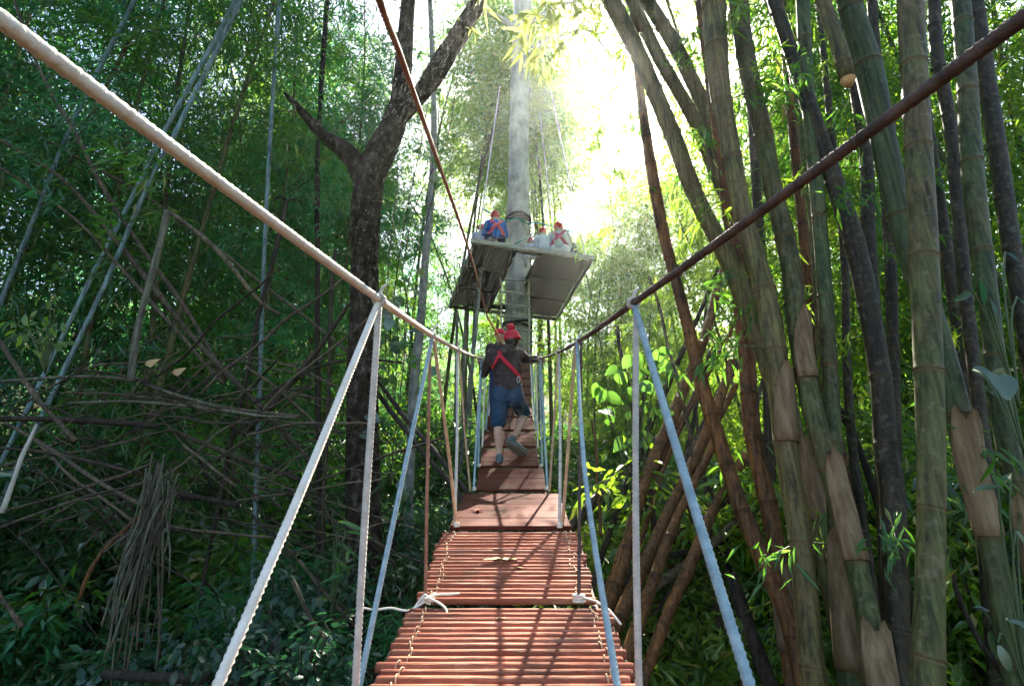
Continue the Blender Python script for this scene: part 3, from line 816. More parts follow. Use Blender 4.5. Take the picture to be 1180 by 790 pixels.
# ================================================================== RIGHT BAMBOO CLUMP
CLUMP = [
    # label, material, pixel polyline (top to bottom), y top, y bottom, node spacing, sheaths [(s0, length, phase)]
    ('thickest upright grey bamboo culm with ringed joints, nearest in the right clump', 'culm_green',
     [(1049, 0, 33), (1053, 75, 33), (1060, 200, 34), (1063, 260, 36), (1069, 400, 36), (1073, 520, 36), (1073, 610, 35), (1071, 700, 38), (1069, 790, 43)], 2.45, 2.35, 0.62, [(0.9, 0.5, 5.4)]),
    ('thick bamboo culm slanting behind the upright grey one to the lower right corner', 'culm_teal',
     [(978, 0, 26), (1000, 75, 34), (1019, 165, 31), (1040, 260, 32), (1096, 440, 32), (1112, 520, 33), (1141, 620, 32), (1156, 700, 34), (1173, 790, 37)], 2.9, 2.75, 0.6, [(1.75, 0.6, 4.5)]),
    ('blue-green bamboo culm close to the right border with a pale ring', 'culm_teal',
     [(1107, 0, 24), (1113, 75, 25), (1120, 190, 28), (1126, 250, 28), (1141, 360, 25), (1149, 440, 28), (1162, 520, 30), (1192, 640, 33)], 3.1, 2.9, 0.66, [(1.6, 0.5, 4.2)]),
    ('slim straight green bamboo culm with a torn tan sheath around its foot', 'culm_teal',
     [(925, 0, 16), (929, 80, 17), (936, 165, 17), (944, 250, 18), (952, 355, 19), (961, 520, 22), (965, 600, 25), (971, 690, 25), (978, 790, 26)], 3.6, 3.3, 0.6, [(1.1, 0.7, 4.2)]),
    ('grey bamboo culm wrapped in several dry sheaths, bending right near the ground', 'culm_green',
     [(850, 0, 21), (862, 80, 22), (882, 165, 22), (890, 215, 22), (904, 270, 24), (912, 310, 24), (922, 400, 25), (941, 490, 26), (968, 580, 27), (992, 670, 29), (1016, 790, 32)], 3.8, 3.0, 0.52, [(1.0, 0.6, 4.4), (1.9, 0.6, 4.9), (3.1, 0.5, 5.2)]),
    ('stout mottled grey bamboo culm standing left of the sheathed one', 'culm_pale',
     [(822, 0, 28), (829, 100, 25), (841, 165, 22), (857, 250, 23), (880, 330, 26), (893, 400, 28), (906, 520, 28), (922, 620, 28), (938, 790, 32)], 3.7, 3.2, 0.55, [(2.4, 0.5, 5.2), (1.0, 0.45, 4.4)]),
    ('long grey-brown bamboo culm leaning far left across the bright sun', 'culm_pale',
     [(704, 0, 20), (737, 65, 19), (752, 100, 19), (779, 165, 20), (797, 215, 20), (816, 255, 20), (840, 300, 23), (856, 340, 24), (878, 400, 24), (907, 480, 24), (938, 570, 24), (1000, 790, 28)], 4.4, 3.9, 0.6, [(2.0, 0.6, 5.0)]),
    ('thinner bamboo culm leaning left beside the sun, middle of three leaning ones', 'culm_pale',
     [(728, 0, 14), (759, 66, 15), (779, 100, 15), (802, 142, 16), (832, 215, 17), (850, 255, 18), (874, 330, 18), (900, 420, 18), (930, 560, 18)], 4.9, 4.3, 0.6, []),
    ('grey-green bamboo culm leaning left, rightmost of three leaning ones', 'culm_green',
     [(745, 0, 16), (778, 53, 17), (797, 92, 17), (818, 138, 17), (834, 185, 17), (848, 230, 16), (866, 290, 18), (885, 380, 18), (905, 520, 18)], 5.2, 4.6, 0.6, [(2.6, 0.6, 4.6)]),
    ('curved orange-brown dead culm sweeping from the sun down to the right', 'culm_orange',
     [(729, 0, 9), (735, 82, 9), (746, 165, 12), (757, 230, 14), (767, 280, 13), (782, 335, 13), (797, 392, 15), (809, 444, 17), (833, 520, 18), (855, 588, 20), (882, 650, 24), (909, 711, 24), (928, 790, 26)], 5.0, 3.9, 0.4, []),
    ('upright orange-brown dead culm behind the stout mottled one', 'culm_orange',
     [(838, 230, 16), (848, 300, 18), (854, 355, 19), (861, 418, 20), (866, 490, 21), (875, 537, 22), (887, 588, 22), (898, 657, 22), (916, 790, 26)], 4.6, 4.0, 0.45, [(1.2, 0.6, 4.0)]),
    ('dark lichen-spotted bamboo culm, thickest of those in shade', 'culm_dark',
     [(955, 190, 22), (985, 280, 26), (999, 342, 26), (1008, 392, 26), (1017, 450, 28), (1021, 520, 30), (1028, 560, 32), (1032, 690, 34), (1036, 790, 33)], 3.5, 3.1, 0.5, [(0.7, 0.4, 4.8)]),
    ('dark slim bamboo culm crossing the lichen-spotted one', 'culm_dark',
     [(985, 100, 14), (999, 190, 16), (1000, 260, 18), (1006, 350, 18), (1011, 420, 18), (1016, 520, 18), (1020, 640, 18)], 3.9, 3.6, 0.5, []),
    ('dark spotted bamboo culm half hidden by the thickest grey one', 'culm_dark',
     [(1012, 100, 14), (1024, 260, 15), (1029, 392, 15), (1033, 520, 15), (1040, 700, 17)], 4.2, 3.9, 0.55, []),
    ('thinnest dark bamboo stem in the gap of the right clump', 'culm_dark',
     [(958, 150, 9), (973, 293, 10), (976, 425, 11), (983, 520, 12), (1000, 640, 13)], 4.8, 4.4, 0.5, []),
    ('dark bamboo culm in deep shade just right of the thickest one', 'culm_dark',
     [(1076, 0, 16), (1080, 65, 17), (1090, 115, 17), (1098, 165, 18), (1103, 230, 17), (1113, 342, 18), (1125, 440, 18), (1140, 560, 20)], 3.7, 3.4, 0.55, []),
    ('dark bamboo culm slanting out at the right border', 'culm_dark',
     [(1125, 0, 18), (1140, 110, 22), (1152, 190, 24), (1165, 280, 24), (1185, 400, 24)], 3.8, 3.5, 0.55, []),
    ('slim green bamboo culm leaning behind the dry curled leaf', 'culm_green',
     [(886, 0, 12), (905, 45, 12), (916, 95, 11), (926, 160, 11), (938, 260, 12), (948, 420, 13)], 5.0, 4.6, 0.5, []),
    ('brown bamboo culm deep in the clump left of the lichen-spotted one', 'culm_orange',
     [(905, 60, 10), (925, 260, 13), (945, 420, 14), (968, 520, 15), (995, 620, 16), (1020, 790, 17)], 5.2, 4.6, 0.5, []),
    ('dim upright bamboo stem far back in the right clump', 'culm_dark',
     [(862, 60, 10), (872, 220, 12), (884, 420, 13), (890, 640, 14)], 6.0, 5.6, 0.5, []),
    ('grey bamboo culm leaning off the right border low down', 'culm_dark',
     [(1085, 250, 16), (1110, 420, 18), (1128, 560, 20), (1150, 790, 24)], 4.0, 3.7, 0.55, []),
    ('dark culm stub leaning at the bottom between orange and grey culms', 'dead_dark',
     [(842, 660, 14), (862, 720, 17), (892, 800, 20)], 4.4, 4.2, 0.5, []),
]


def clump():
    for k, (lab, mt, pts, y0, y1, inter, sh) in enumerate(CLUMP):
        C, rad = px_culm(pts, y0, y1, up=0 if 'stub' in lab else 5.5)
        e = empty('bamboo_culm', Vector(C[0]), lab, 'bamboo culm', 'culms of the right bamboo clump')
        mb, nodes = culm_mb(C, rad, 18, inter=inter, seed=k, first=0.35)
        mb.build('culm', M[mt], e)
        for (s0, ln, ph) in sh:
            j = min(nodes, key=lambda v: abs(v - s0 - 0.6))
            sheath_mb(C, rad, j, ln, ph - 3.0).build('sheath', M['sheath'], e)
        if y0 > 3.3 and 'stub' not in lab:          # leafy side twigs at a few joints
            rng = np.random.default_rng(300 + k)
            d = np.r_[0, np.cumsum(np.linalg.norm(np.diff(C, axis=0), axis=1))]
            for s_ in rng.choice(nodes[1:], min(6, len(nodes) - 1), replace=False):
                c = np.array([np.interp(s_, d, C[:, q]) for q in range(3)])
                az = rng.uniform(0, 2 * PI); o_ = np.array((math.cos(az), math.sin(az), 0))
                ln = rng.uniform(0.35, 0.8); t_ = np.linspace(0, 1, 7)
                T = c + np.outer(t_ * ln, o_) + np.outer(0.4 * ln * t_ - 0.65 * ln * t_**2, (0, 0, 1))
                st = MB().quadtube([Vector(p) for p in T], [0.006 * (1 - 0.75 * q) for q in t_], 5).build('side_twig', M['twig'], e)
                m = 34
                f = rng.uniform(0.3, 1, m)
                B = np.stack([np.interp(f, t_, T[:, q]) for q in range(3)], 1) + rng.standard_normal((m, 3)) * 0.06
                D = o_ * 0.5 + rng.standard_normal((m, 3)) * 0.5 + np.array((0, 0, -0.7))
                l = rng.uniform(0.09, 0.19, m)
                V, F = leaf_quads(B, D, np.array((0, -0.4, 0.8)) + 0.5 * rng.standard_normal((m, 3)), l, l * 0.15)
                link_mesh('leaves', np_mesh('leaves', V, F), M[('leaf_lime', 'leaf_bamboo')[k % 2]], st)


clump()

# fan of leaning dead poles between the bridge and the clump
FAN = [
    ('long brown pole leaning right, longest of the dead fan', [(835, 312, 9), (775, 490, 13), (735, 600, 14), (700, 690, 15)], 6.6, 5.4, 'culm_orange'),
    ('orange-brown pole leaning right beneath the longest one', [(842, 415, 11), (790, 545, 13), (745, 640, 15), (708, 725, 16)], 6.0, 5.0, 'culm_orange'),
    ('brown pole low in the fan, ending by the bridge edge', [(832, 495, 10), (780, 600, 12), (720, 744, 15)], 5.4, 4.5, 'culm_orange'),
    ('grey fallen pole nearly level beside the bridge', [(790, 478, 9), (745, 520, 11), (688, 575, 12)], 7.2, 6.8, 'dead_pole'),
    ('thin dark pole crossing above the fan of dead poles', [(826, 310, 5), (785, 400, 6), (746, 497, 7), (725, 560, 7)], 6.9, 6.5, 'dead_dark'),
    ('thin brown pole between the two thick leaning ones', [(820, 400, 6), (772, 510, 8), (726, 615, 9)], 6.9, 6.0, 'culm_orange'),
    ('dark brown pole leaning right at the back of the fan', [(868, 380, 9), (812, 500, 11), (748, 620, 12)], 6.4, 6.0, 'dead_pole'),
    ('short brown pole leaning steeply under the curved orange culm', [(858, 520, 12), (818, 600, 13), (782, 690, 14)], 5.2, 4.7, 'culm_orange'),
    ('grey-brown pole lying low across the fan', [(880, 560, 8), (800, 640, 10), (720, 700, 11)], 6.0, 5.6, 'dead_pole'),
    ('rusty slim pole rising left of the upright orange culm', [(850, 440, 8), (800, 560, 9), (770, 650, 10)], 7.2, 6.6, 'culm_orange'),
    ('dark twisted pole low behind the leaning poles', [(905, 470, 8), (845, 560, 10), (790, 640, 10), (735, 690, 10)], 7.0, 6.4, 'dead_dark'),
    ('dark crooked branch in the gap of the clump low right', [(945, 450, 8), (973, 480, 9), (1000, 560, 10), (1020, 620, 10)], 4.6, 4.5, 'dead_dark'),
    ('dark branch falling to the lower right corner', [(1088, 600, 5), (1110, 690, 7), (1150, 770, 9), (1185, 800, 9)], 3.5, 3.3, 'dead_dark'),
]
for k, (lab, pts, y0, y1, mt) in enumerate(FAN):
    C, rad = px_culm(pts, y0, y1, up=0, n=40, wob=0.02, seed=k)
    mb, _ = culm_mb(C, rad, 10, inter=0.42, seed=k + 50)
    o = mb.build('dead_pole', M[mt], origin=C[0])
    tag(o, lab, 'pole', 'leaning dead poles right of the bridge')

rnd = random.Random(77)
for k in range(20):
    x0 = rnd.uniform(690, 860); y0 = rnd.uniform(600, 740); an = rnd.choice([rnd.uniform(0.7, 1.25), rnd.uniform(0.2, 0.7), rnd.uniform(1.3, 2.0)]); ln = rnd.uniform(120, 300)
    y = rnd.uniform(5.4, 7.2); w = rnd.uniform(3.5, 8)
    C, rad = px_culm([(x0 + ln * math.cos(an), y0 - ln * math.sin(an), w * 0.7), (x0 + ln * 0.5 * math.cos(an) + rnd.uniform(-6, 6), y0 - ln * 0.5 * math.sin(an), w * 0.9), (x0, y0, w)], y + rnd.uniform(0, 1), y, to_ground=False, up=0, n=24, wob=0.03, seed=k)
    o = culm_mb(C, rad, 8, inter=0.35, seed=k)[0].build('dead_cane', M[rnd.choice(['dead_dark', 'dead_dark', 'dead_pole', 'culm_orange'])], origin=C[0])
    tag(o, 'dead cane mixed into the fan of leaning poles right of the bridge', 'cane', 'dead canes in the leaning fan')

# broken culm hanging at the top right, with its cut end
C, rad = px_culm([(938, -40, 15), (948, 0, 17), (969, 60, 19), (977, 92, 20)], 2.9, 2.8, to_ground=False, up=1.5)
e = empty('broken_culm', Vector(C[-1]), 'broken pale culm hanging with a frayed orange end at the top right', 'bamboo culm')
culm_mb(C, rad, 16, inter=0.7, seed=3)[0].build('culm', M['culm_pale'], e)
j = MB()
a, b = Vector(C[0]), Vector(C[0]) - (Vector(C[1]) - Vector(C[0])).normalized() * 0.05
j.quadtube([a, b], [rad[0] * 0.97, rad[0] * 0.5], 14)
j.build('cut_end', M['cut_end'], e)

# ================================================================== LEFT SIDE: POLES
LEFT = [
    ('thin brown pole crossing the whole left thicket downhill, uppermost diagonal', 'dead_pole', [(-20, 124, 5), (101, 182, 4), (197, 243, 4), (360, 380, 4), (440, 440, 4)], 6.4, 7.4),
    ('thick brown pole slanting down from the left border', 'dead_pole', [(-20, 150, 6), (76, 213, 6), (167, 319, 7), (243, 405, 7), (300, 470, 7)], 5.8, 6.6),
    ('thin pole running just below the thick slanting brown one', 'dead_pole', [(-20, 176, 4), (70, 240, 4), (165, 340, 5), (260, 440, 5)], 5.6, 6.4),
    ('dark brown stem crossing the thicket from the top left corner', 'dead_pole', [(12, -20, 5), (45, 75, 5), (96, 175, 6), (132, 238, 6), (178, 305, 6), (240, 400, 6), (262, 440, 6)], 5.4, 6.6),
    ('pale upright broken pole with a flat cut top', 'dead_pale', [(193, 243, 9), (182, 290, 9), (170, 335, 9), (158, 385, 9), (150, 440, 10)], 5.4, 5.4),
    ('brown pole starting at the cut top of the pale upright one', 'dead_pole', [(198, 245, 5), (250, 288, 6), (300, 348, 5), (322, 362, 4)], 6.0, 6.4),
    ('short brown pole lying against the heap at the left border', 'dead_pole', [(-10, 380, 7), (45, 460, 7), (86, 508, 7)], 4.9, 4.9),
    ('long pale pole bowed level across the top of the heap', 'dead_pale', [(-30, 440, 5), (75, 435, 5), (150, 439, 5), (205, 455, 5), (252, 468, 5)], 5.2, 5.6),
    ('level grey pole under the bowed pale one', 'dead_pole', [(75, 451, 4), (180, 459, 4), (250, 469, 4), (345, 479, 5)], 5.6, 6.0),
    ('thin straight pale pole level in the heap', 'dead_pale', [(78, 463, 4), (190, 466, 4), (270, 474, 4), (342, 480, 4)], 5.4, 5.8),
    ('dark log lying level at the left border', 'dead_dark', [(-30, 484, 9), (60, 482, 9), (110, 484, 9), (182, 492, 8)], 5.6, 5.6),
    ('grey pole falling steeply through the middle of the heap', 'dead_pole', [(8, 486, 5), (90, 540, 6), (168, 582, 6)], 5.2, 4.9),
    ('dark thin pole nearly level in the lower heap', 'dead_dark', [(-20, 513, 4), (60, 523, 5), (165, 545, 5)], 5.0, 5.2),
    ('thin grey cane rising right, upper of two crossing canes', 'dead_pole', [(180, 530, 4), (90, 566, 4), (-20, 594, 4)], 5.2, 4.6),
    ('thin grey cane rising right, lower of two crossing canes', 'dead_pole', [(182, 552, 4), (80, 578, 4), (-20, 616, 4)], 5.0, 4.5),
    ('cane slanting under the two crossing canes', 'dead_pole', [(45, 510, 4), (90, 555, 4), (155, 600, 4)], 5.6, 5.2),
    ('short straight cane at the right end of the heap', 'dead_pole', [(212, 513, 4), (240, 535, 4), (272, 560, 4)], 5.4, 5.4),
    ('long dark pole falling right under the heap to the dark trunk', 'dead_pole', [(195, 494, 6), (270, 525, 6), (346, 553, 6)], 6.2, 6.6),
    ('dark log low behind the hanging dry bundle', 'dead_dark', [(195, 566, 8), (240, 575, 8), (275, 582, 8)], 5.6, 5.6),
    ('brown pole falling right from the knot of vines', 'dead_pole', [(305, 474, 6), (330, 500, 6), (358, 532, 6)], 6.4, 6.4),
    ('dark branch rising right toward the dark trunk', 'dead_dark', [(402, 350, 5), (367, 402, 6), (328, 450, 7), (280, 500, 7)], 6.4, 6.4),
    ('white peeled stick standing broken at the left border', 'wood_pale', [(42, 488, 4), (28, 520, 6), (15, 556, 7), (2, 590, 8)], 4.2, 4.2),
    ('dark forked stick with a tuft on its top', 'dead_dark', [(330, 232, 5), (322, 270, 5), (312, 305, 5), (300, 350, 5), (290, 400, 5)], 6.6, 6.6),
    ('thin dark pole rising beside the left fork of the dark tree', 'dead_dark', [(381, 0, 6), (376, 100, 6), (371, 220, 6), (367, 320, 6), (364, 400, 7), (360, 560, 7)], 8.0, 8.0),
    ('slim grey pole upright left of the dark trunk', 'dead_pole', [(386, 288, 4), (382, 360, 5), (378, 440, 5), (374, 600, 6)], 7.4, 7.4),
    ('rust brown root arching down behind the dry bundle', 'culm_orange', [(160, 595, 6), (128, 625, 6), (105, 655, 6), (92, 690, 6)], 5.2, 5.2),
    ('dark log lying at the bottom left of the undergrowth', 'dead_dark', [(118, 776, 12), (180, 780, 13), (242, 782, 13)], 4.6, 4.6),
    ('short grey stick leaning at the left border low down', 'dead_pole', [(-8, 672, 6), (10, 700, 7), (25, 722, 7)], 4.6, 4.6),
    ('cane leaning in the undergrowth below the thick rope', 'dead_pole', [(336, 668, 5), (352, 700, 5), (372, 735, 5), (388, 770, 5)], 4.6, 4.6),
    ('thin cane leaning right beside the trunk foot', 'dead_pole', [(345, 645, 4), (380, 690, 4), (408, 720, 4)], 5.2, 5.2),
    ('dark twin bamboo stem slanting down toward the deck left side', 'dead_dark', [(430, 433, 5), (480, 495, 6), (520, 545, 6), (545, 578, 6)], 7.4, 5.6),
    ('dark lower stem slanting down toward the deck left side', 'dead_dark', [(436, 455, 5), (480, 510, 6), (520, 560, 6), (538, 590, 6)], 7.2, 5.4),
]


def left_poles():
    for k, (lab, mt, pts, y0, y1) in enumerate(LEFT):
        long_up = 5.0 if 'beside the left fork' in lab else 0
        C, rad = px_culm(pts, y0, y1, to_ground=(('upright' in lab and 'cut top' not in lab) or 'tuft' in lab or 'fork' in lab), up=long_up, n=40, wob=0.004 if 'cut top' in lab else 0.016, seed=k)
        mb, _ = culm_mb(C, rad, 10, inter=0.38, seed=k + 90)
        if 'tuft' in lab:
            e = empty('forked_stick', Vector(C[0]), lab, 'stick')
            mb.build('stem', M[mt], e)
            t = MB()
            for q in range(9):
                a = random.uniform(0, 6.28)
                p = Vector(C[-1])
                d = Vector((math.cos(a), math.sin(a) * 0.6, 0.1))
                t.quadtube([p, p + d * 0.12 + Vector((0, 0, 0.03)), p + d * 0.22 - Vector((0, 0, 0.05))], [0.012, 0.01, 0.003], 5)
            t.build('tuft', M['dead_dark'], e)
            continue
        o = mb.build('dead_pole' if 'log' not in lab else 'fallen_log', M[mt], origin=C[0])
        tag(o, lab, 'pole' if 'log' not in lab else 'log', 'fallen poles of the left thicket')
    # pale blue-green bamboo culms standing in the left thicket
    for k, (lab, pts, y0, y1) in enumerate((
            ('pale blue bamboo culm leaning right, left one of the slim pair', [(272, 0, 6), (250, 42, 6), (192, 147, 6), (152, 228, 6), (105, 320, 6), (66, 400, 6)], 6.5, 6.2),
            ('pale blue bamboo culm leaning right, right one of the slim pair', [(278, 0, 6), (251, 55, 6), (206, 145, 6), (167, 222, 6), (120, 330, 6), (72, 430, 7)], 6.3, 6.0),
            ('short pale culm showing between leaves near the top left', [(160, -10, 6), (140, 30, 6), (110, 88, 6), (80, 150, 6), (52, 220, 6)], 6.4, 6.2),
            ('slim bluish bamboo culm standing upright left of the dark tree', [(322, 0, 5), (315, 100, 5), (308, 220, 5), (303, 330, 5), (299, 450, 6)], 6.9, 6.8))):
        C, rad = px_culm(pts, y0, y1, n=40)
        e = empty('bamboo_culm', Vector(C[0]), lab, 'bamboo culm', 'pale slim culms of the left thicket')
        culm_mb(C, rad, 10, inter=0.45, seed=k + 200)[0].build('culm', M['culm_blue'], e)
    # many more thin canes in the tangle
    rnd = random.Random(33)
    for k in range(150):
        x0 = rnd.uniform(-30, 330); y0 = rnd.uniform(415, 640)
        an = rnd.choice([rnd.uniform(-0.35, 0.35), rnd.uniform(0.3, 1.1), rnd.uniform(-1.0, -0.3)])
        ln = rnd.uniform(60, 230)
        y = rnd.uniform(5.0, 7.0)
        x1, y1 = x0 + ln * math.cos(an), y0 + ln * math.sin(an)
        w = rnd.choice([rnd.uniform(0.9, 2.0), rnd.uniform(0.9, 2.0), rnd.uniform(2.0, 3.8)])
        C, rad = px_culm([(x0, y0, w), ((x0 + x1) / 2 + rnd.uniform(-4, 4), (y0 + y1) / 2 - rnd.uniform(-4, 0.13 * ln), w), (x1, y1, w * 0.8)], y, y + rnd.uniform(-0.7, 0.7), to_ground=False, up=0, n=20, wob=0.03, seed=k)
        o = culm_mb(C, rad, 7, inter=0.3, seed=k)[0].build('dead_cane', M[rnd.choice(['dead_pole', 'dead_pole', 'dead_dark', 'dead_dark'])], origin=C[0])
        tag(o, 'thin dead cane tangled in the heap of fallen poles on the left', 'cane', 'dead canes in the heap')
    # hanging bundle of dry stalks
    e = empty('dry_bundle', PY(172, 600, 4.8), 'hanging bundle of dry grey stalks below the heap', 'dry stalks')
    mbs = [MB(), MB()]
    for k in range(38):
        x0 = rnd.uniform(168, 206); x1 = rnd.choice([rnd.uniform(108, 150), rnd.uniform(112, 195)]); yb = rnd.uniform(610, 790)
        y = rnd.uniform(4.5, 5.2)
        p = [PY(x0, rnd.uniform(520, 580), y), PY(x0 * 0.72 + x1 * 0.28 + rnd.uniform(-4, 4), 590 + 0.1 * (yb - 590), y + rnd.uniform(-0.1, 0.1)), PY(x0 * 0.35 + x1 * 0.65 + rnd.uniform(-6, 6), 600 + 0.5 * (yb - 600), y - 0.05), PY(x1 + rnd.uniform(-6, 6), yb + 6, y - 0.1)]
        S = spline([tuple(q) for q in p], 14)
        mbs[k % 2].quadtube([Vector(q) for q in S], [rnd.uniform(0.003, 0.010)] * 14, 5)
    mbs[0].build('stalks', M['dead_pale'], e); mbs[1].build('stems', M['dead_pole'], e)
    # dry curled leaves on the heap
    for (px, py, y, lab) in ((172, 422, 5.0, 'round tan dry leaf caught above the bowed pale pole'), (203, 432, 5.2, 'pointed brown dry leaf standing on the heap')):
        p = PY(px, py, y)
        V, F = broad_leaves(np.array([p]), np.array([(0.4, 0, 0.9)]), np.array([(0.1, -1, 0.2)]), np.array([0.11]), np.array([0.085]), HEART, 0.75, 0.55)
        o = link_mesh('dry_leaf', np_mesh('dry_leaf', V, F, True), M['leaf_dry'], origin=p)
        tag(o, lab, 'leaf')


left_poles()

# ================================================================== LEFT DARK TREE
def limb_mb(mb, pts, y, sides=16, n=40, seed=0, wob=0.03, dy=0.0):
    q = []
    for i, (px, py, w) in enumerate(pts):
        p = PY(px, py, y + dy * i)
        q.append((*p, w * zc_of(p) / (2 * FPX)))
    S = spline(q, n)
    rnd = random.Random(seed)
    rad = [max(0.008, r * (1 + rnd.uniform(-wob, wob) * 1.5)) for r in S[:, 3]]
    mb.quadtube([Vector(p) for p in S[:, :3]], rad, sides)
    return S


def crown_leaves(centres, n, rad, leafL, ratio, seed):
    rng = np.random.default_rng(seed)
    c = np.array([tuple(v) for v in centres])
    B = c[rng.integers(0, len(c), n)] + rng.standard_normal((n, 3)) * rad
    D = rng.standard_normal((n, 3)) + np.array((0, 0, -0.3))
    U = np.array((0, 0, 1.0)) + 0.5 * rng.standard_normal((n, 3))
    L = leafL * rng.uniform(0.6, 1.2, n)
    return leaf_quads(B, D, U, L, L * ratio)


YT = 6.9
e = empty('dark_tree', PY(425, 790, YT) - Vector((0, 0, 0.4)), 'dark rough-barked tree forking in a Y on the left', 'tree')
mb = MB()
S = limb_mb(mb, [(440, 900, 62), (428, 790, 50), (424, 700, 44), (419, 600, 40), (418, 440, 37), (420, 345, 32), (424, 215, 34), (440, 172, 32), (458, 133, 25), (465, 76, 20), (468, 30, 17), (474, -40, 16), (484, -160, 13), (500, -300, 8)], YT, seed=1)
mb.build('trunk', M['bark_dark'], e)
mb = MB()
limb_mb(mb, [(426, 222, 24), (417, 198, 27), (399, 175, 21), (373, 156, 15), (350, 131, 10), (336, 116, 6), (328, 107, 3)], YT, 12, seed=2)
mb.build('broken_limb', M['bark_dark'], e)
mb = MB()
limb_mb(mb, [(444, 158, 14), (462, 136, 17), (481, 113, 20), (497, 92, 22), (515, 62, 22), (534, 33, 22), (549, 5, 21), (575, -60, 18), (610, -150, 14), (640, -240, 8)], YT, 14, seed=4, wob=0.06)
mb.build('limb', M['bark_dark'], e)
V, F = crown_leaves([PY(484, -160, YT) + Vector((0, 0, 0.6)), PY(500, -300, YT) + Vector((0, 0, 1.0)), PY(470, -230, YT) + Vector((-1, 0, 1))], 2200, 0.9, 0.18, 0.4, 3)
link_mesh('crown', np_mesh('crown', V, F), M['leaf_bamboo'], e)

e = empty('pale_tree', PY(474, 470, 9.5), 'slim mottled pale trunk between the dark tree and the bridge', 'tree')
mb = MB()
limb_mb(mb, [(470, 640, 12), (474, 500, 11), (478, 430, 11), (484, 380, 10), (490, 300, 9), (497, 225, 8), (500, 150, 7), (498, 60, 6), (494, -30, 5)], 9.5, 10, seed=6)
mb.build('trunk', M['bark_mottled'], e)
V, F = crown_leaves([PY(494, -60, 9.5), PY(480, -100, 9.5), PY(505, -130, 9.5)], 900, 0.6, 0.15, 0.4, 5)
link_mesh('crown', np_mesh('crown', V, F), M['leaf_bamboo'], e)

# ================================================================== VINES near the dark tree
def leafy_vine(lab, pts, y, nleaf, L, mt='leaf_bamboo', r=0.008, cat='vine', spread=0.16, seed=0, grp='creepers beside the dark tree'):
    rng = np.random.default_rng(seed)
    S = spline([tuple(PY(px, py, y)) for px, py in pts], 40)
    e = empty('creeper', Vector(S[-1]), lab, cat, grp)
    MB().quadtube([Vector(p) for p in S], r, 5).build('stem', M['dead_pole'], e)
    if nleaf:
        B = S[rng.integers(0, 40, nleaf)] + rng.standard_normal((nleaf, 3)) * np.array((spread, spread, 0.05))
        D = rng.standard_normal((nleaf, 3)) * np.array((1, 0.5, 0.3)) + np.array((0, -0.2, -0.8))
        U = np.array((0, -0.7, 0.7)) + 0.4 * rng.standard_normal((nleaf, 3))
        l = L * rng.uniform(0.6, 1.2, nleaf)
        V, F = broad_leaves(B, D, U, l, l * 0.8, HEART)
        link_mesh('leaves', np_mesh('leaves', V, F, True), M[mt], e)
    return e


leafy_vine('leafy creeper hanging right of the dark trunk with heart-shaped leaves', [(512, 20), (506, 120), (500, 220), (470, 330), (466, 400)], 8.0, 46, 0.2, 'leaf_bamboo', seed=1)
leafy_vine('long bare liana hanging beside the dark trunk', [(530, 60), (515, 160), (478, 240), (462, 330), (455, 460)], 8.2, 6, 0.15, seed=2)
leafy_vine('bare straight liana dropping from the broken branch', [(506, 40), (488, 150), (466, 260), (452, 360), (446, 470)], 7.8, 0, 0.15, seed=3)
leafy_vine('thin liana curving under the broken branch with a few leaves', [(470, 0), (452, 90), (458, 200), (448, 300), (444, 420)], 7.6, 12, 0.17, 'leaf_bright', seed=4)
leafy_vine('bushy creeper with bright leaves at mid height by the bridge', [(470, 350), (465, 420), (455, 500), (450, 560)], 7.0, 34, 0.2, 'leaf_shrub', seed=5, spread=0.3)


def leaf_clump(name, lab, spots, y, L, mt, outline=HEART, ratio=0.85, face=(0, -0.6, 0.75), seed=0, grp=None, base=None, cat='plant', jit=0.3, dens=1):
    """stems + individually placed leaves: spots = pixel positions of the leaves"""
    rng = np.random.default_rng(seed)
    base = base or (sum(s[0] for s in spots) / len(spots), max(s[1] for s in spots) + 60)
    b = PY(base[0], base[1], y)
    e = empty(name, b, lab, cat, grp)
    st = MB(); B = []; D = []
    for (px, py) in spots:
        p = PY(px, py, y + rng.uniform(-0.25, 0.25))
        m = b.lerp(p, 0.6) + Vector((0, 0, 0.12))
        S = spline([tuple(b), tuple(m), tuple(p)], 8)
        st.quadtube([Vector(q) for q in S], 0.005, 5)
        for q in range(dens):
            B.append(tuple(p + Vector(rng.uniform(-0.06, 0.06, 3)) * (q > 0))); D.append((rng.uniform(-1, 1), rng.uniform(-0.4, 0.3), rng.uniform(-0.9, 0.0)))
    n = len(B)
    U = np.array(face) + jit * rng.standard_normal((n, 3))
    l = L * rng.uniform(0.75, 1.2, n)
    V, F = broad_leaves(np.array(B), np.array(D), U, l, l * ratio, outline)
    st.build('stems', M['twig'], e)
    link_mesh('leaves', np_mesh('leaves', V, F, True), M[mt], e)
    return e


